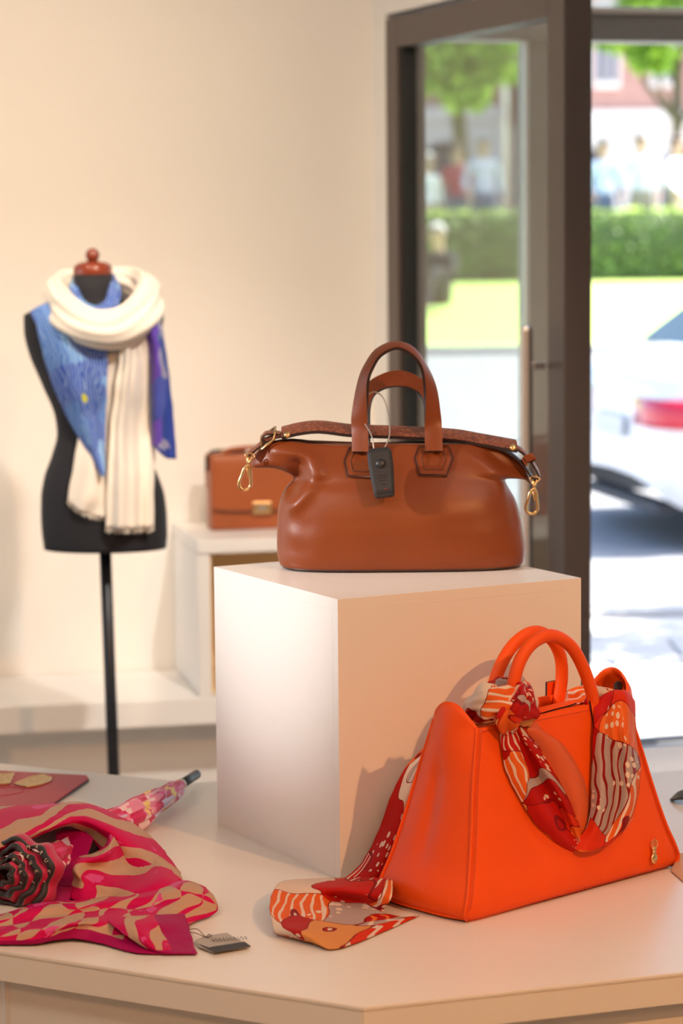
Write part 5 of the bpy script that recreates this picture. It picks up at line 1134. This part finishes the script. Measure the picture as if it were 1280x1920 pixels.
p0, p1 = Vector(G['pole'][0]), Vector(G['pole'][1]); pd = (p1-p0).normalized(); pb = p0 + pd*((p0.z-.02)/(-pd.z))
tube('pole', [p0-pd*.05, p0+(pb-p0)*.5, pb], .0148, M['pole'], man, 20)
lathe('base', [(.17, 0), (.17, .012), (.15, .02), (.03, .028), (.02, .04)], M['pole'], man, 40, (pb.x, pb.y, 0))

# blue printed silk scarf
q = NT('blue_print_silk'); v0 = uvmap(q, 1.6, 4.2); vec = distort(q, v0, 1.6, .9)
vo = q.n('TexVoronoi'); vo.inputs['Scale'].default_value = 1.5; q.l(vec, vo.inputs['Vector']); s3 = q.n('SeparateColor'); q.l(vo.outputs['Color'], s3.inputs[0])
base = q.ramp(s3.outputs[0], [(0, (.022, .065, .36)), (.3, (.06, .17, .52)), (.5, (.24, .44, .72)), (.68, (.035, .09, .44)), (.85, (.12, .28, .60))], 'CONSTANT')
wv = q.n('TexWave'); wv.inputs['Scale'].default_value = 3.2; wv.inputs['Distortion'].default_value = 9; wv.inputs['Detail'].default_value = 2; q.l(v0, wv.inputs['Vector'])
c1 = q.mix(q.math('MULTIPLY', q.math('GREATER_THAN', wv.outputs['Fac'], .72), .55), base, (.42, .58, .78))
vy = q.n('TexVoronoi'); vy.inputs['Scale'].default_value = .8; mp = q.n('Mapping'); mp.inputs['Location'].default_value = (3.1, 1.7, 0); q.l(v0, mp.inputs[0]); q.l(mp.outputs[0], vy.inputs['Vector'])
c2 = q.mix(q.math('LESS_THAN', vy.outputs['Distance'], .15), c1, (.55, .56, .05)); q.l(c2, q.b.inputs['Base Color']); fabric_finish(q, .5, .05); M['silk_b'] = q.m
q = NT('violet_print_silk'); v0 = uvmap(q, 1.2, 3.6); vec = distort(q, v0, 1.4, .8)
vo = q.n('TexVoronoi'); vo.inputs['Scale'].default_value = 1.4; q.l(vec, vo.inputs['Vector']); s3 = q.n('SeparateColor'); q.l(vo.outputs['Color'], s3.inputs[0])
q.l(q.ramp(s3.outputs[0], [(0, (.03, .06, .30)), (.3, (.12, .06, .42)), (.5, (.09, .16, .30)), (.7, (.06, .08, .40)), (.9, (.30, .28, .42))], 'CONSTANT'), q.b.inputs['Base Color']); fabric_finish(q, .5, .05); M['silk_v'] = q.m
M['wool'] = mat('cream_wool', (.80, .73, .63), .85, sheen=.2, bump=(500, .35, .0012), var=.03)
bs_ = empty('silk_scarf', mo); tag(bs_, 'blue printed silk scarf draped round the dress form shoulders', 'scarf')
cloth('left_end', G['blue_left'], M['silk_b'], bs_, 8, 8, .0012, .002, seed=1, wf=25)
cloth('right_end', G['blue_right'], M['silk_v'], bs_, 8, 8, .0012, .002, seed=4, wf=25)
def pleat_ring(name, pts, r_, pl_, amp, m_, parent, flat=1.0, seed=0, vary=None):
    P = catmull(pts, 8, True); N = len(P); rows = []
    cen = sum((Vector(p) for p in P), Vector())/N
    for i in range(N+1):
        p = P[i % N]; t = (P[(i+1) % N]-P[(i-1) % N]).normalized(); nn = (p-cen); nn = (nn-t*nn.dot(t)).normalized(); b = t.cross(nn); row = []
        rr0 = r_*(1+(vary(i/N) if vary else 0))
        for k in range(48):
            a = 2*PI*k/48; f = i/N*2*PI
            rr = rr0*(1+amp*math.sin(pl_*a+2*math.sin(f)+seed)+amp*.6*math.sin((2*pl_+1)*a+math.cos(f*2)*1.5))
            row.append(p+nn*math.cos(a)*rr*flat+b*math.sin(a)*rr)
        rows.append(row)
    return grid_obj(name, rows, m_, parent, closed_u=True)
pleat_ring('collar', G['collar'], .017, 3, .10, M['silk_b'], bs_)
cs = empty('wool_shawl', mo); tag(cs, 'cream wool shawl with fringed ends wound round the dress form neck', 'scarf')
pleat_ring('cowl', G['cowl'], .037, 4, .13, M['wool'], cs, .80, vary=lambda f: .22*math.sin(2*PI*f-.6)+.10*math.sin(6*PI*f))
pleat_ring('cowl', G['cowl2'], .026, 3, .15, M['wool'], cs, .8, seed=2, vary=lambda f: .25*math.sin(4*PI*f+1))
cu_ = cloth('under_end', G['cream_under'], M['wool'], cs, 12, 8, .003, .0025, seed=3, wf=20, pleat=(2.5, .006))
cr_ = cloth('front_end', G['cream_right'], M['wool'], cs, 14, 8, .003, .0025, seed=7, wf=20, pleat=(3.5, .010))
for par, last in ((cu_, G['cream_under'][-1]), (cr_, G['cream_right'][-1])):
    V = []; Fc = []; edge_ = catmull(last, 16); rn = random.Random(4)
    for p in edge_:
        k = len(V); l = rn.uniform(.008, .014); dx = rn.uniform(-.003, .003)
        V += [p+Vector((-.001, 0, .003)), p+Vector((.001, 0, .003)), p+Vector((.0008+dx, 0, -l)), p+Vector((-.0008+dx, 0, -l)), p+Vector((0, .0015, .003)), p+Vector((dx, .0015, -l))]
        Fc += [(k, k+1, k+2, k+3), (k+1, k+4, k+5, k+2), (k+4, k, k+3, k+5)]
    f_ = mesh_obj('fringe', V, Fc, M['wool'], par); f_['kind'] = 'stuff'

# ---------------------------------------------------------------- tan flap bag on the cabinet
M['tan2'] = leather('tan_satchel_leather', (.34, .085, .024), .42, 300, .12)
so_ = Vector((-.3648, 7.150)) + wd*.1415 - ys*.045
sb_ = empty('flap_bag', (so_.x, so_.y, .6842), R(12)); tag(sb_, 'tan leather flap bag with gilt clasp on the white cabinet', 'handbag')
W_, D_, H_ = .283, .09, .205
box('body', (0, 0, H_/2), (W_, D_, H_), M['tan2'], sb_, bevel=.007, seg=3)
rows = []
prof = [(D_/2+.002, H_*.55), (D_/2+.002, H_*.9), (D_/2-.006, H_+.001), (.01, H_+.006), (-D_/2+.008, H_+.004), (-D_/2-.004, H_-.006), (-D_/2-.007, H_*.6), (-D_/2-.008, H_*.25)]
prof = catmull([(0, a, b) for a, b in prof], 4)
rows = [[(-W_/2-.002+(W_+.004)*k/16, p.y, p.z+ (.010*(abs(k/8-1))**4 if i == len(prof)-1 else 0)) for k in range(17)] for i, p in enumerate(prof)]
fl_ = grid_obj('flap', rows, M['tan2'], sb_, thick=.004)
tube('flap_edge', [(-W_/2+.004+(W_-.008)*k/16, -D_/2-.0085, H_*.25+.010*(abs(k/8-1))**4) for k in range(17)], .0018, M['edge'], fl_, 6)
ck = box('clasp', (0, -D_/2-.0125, H_*.305), (.054, .007, .034), M['gold'], sb_, bevel=.003)
box('clasp_plate', (0, -D_/2-.0165, H_*.305), (.022, .0015, .010), M['frame_grey'], ck, bevel=.0003)
tube('handle', catmull([(-.095, 0, H_+.004), (-.085, -.01, H_+.018), (-.04, -.014, H_+.024), (.04, -.014, H_+.024), (.085, -.01, H_+.018), (.095, 0, H_+.004)], 6), .0065, M['tan2'], sb_, 10, flat=.7)
for sx_ in (-1, 1):
    tube('strap', catmull([(sx_*(W_/2+.003), 0, H_*.80), (sx_*(W_/2+.003), 0, H_-.01), (sx_*(W_/2-.012), .0, H_+.014), (sx_*.07, .012, H_+.013), (sx_*.03, .015, H_+.010)], 6), .005, M['edge'], sb_, 8, flat=.6)
    tube('ring', catmull([(sx_*.10-.01, 0, H_+.006), (sx_*.10, 0, H_+.018), (sx_*.10+.01, 0, H_+.006)], 5), .0022, M['gold'], sb_, 6)

# ---------------------------------------------------------------- lettering on the umbrella trim
def along(body, arc, a0, a1, size):
    """letters set one by one along the hem of a ruffle, facing outwards from the open end"""
    n = len(body)
    for i, ch in enumerate(body):
        k = (a0+(a1-a0)*(i+.5)/n)/360*72; k0 = int(math.floor(k)); p = arc[k0 % 72]; t = (arc[(k0+1) % 72]-arc[(k0-1) % 72]).normalized()*(1 if a1 > a0 else -1)
        nn = (en-t*en.dot(t)).normalized(); b = nn.cross(t); m_ = Matrix((t, b, nn)).transposed().to_4x4(); m_.translation = p+nn*.0012-b*size*.3
        text_mesh('letter', ch, size, M['letter'], um, m_)
along('MARUKI', ring_pts[3], 10, 100, .0085); along('AKUKI', ring_pts[2], 5, 110, .0080); along('KUKI', ring_pts[1], 10, 120, .0075)
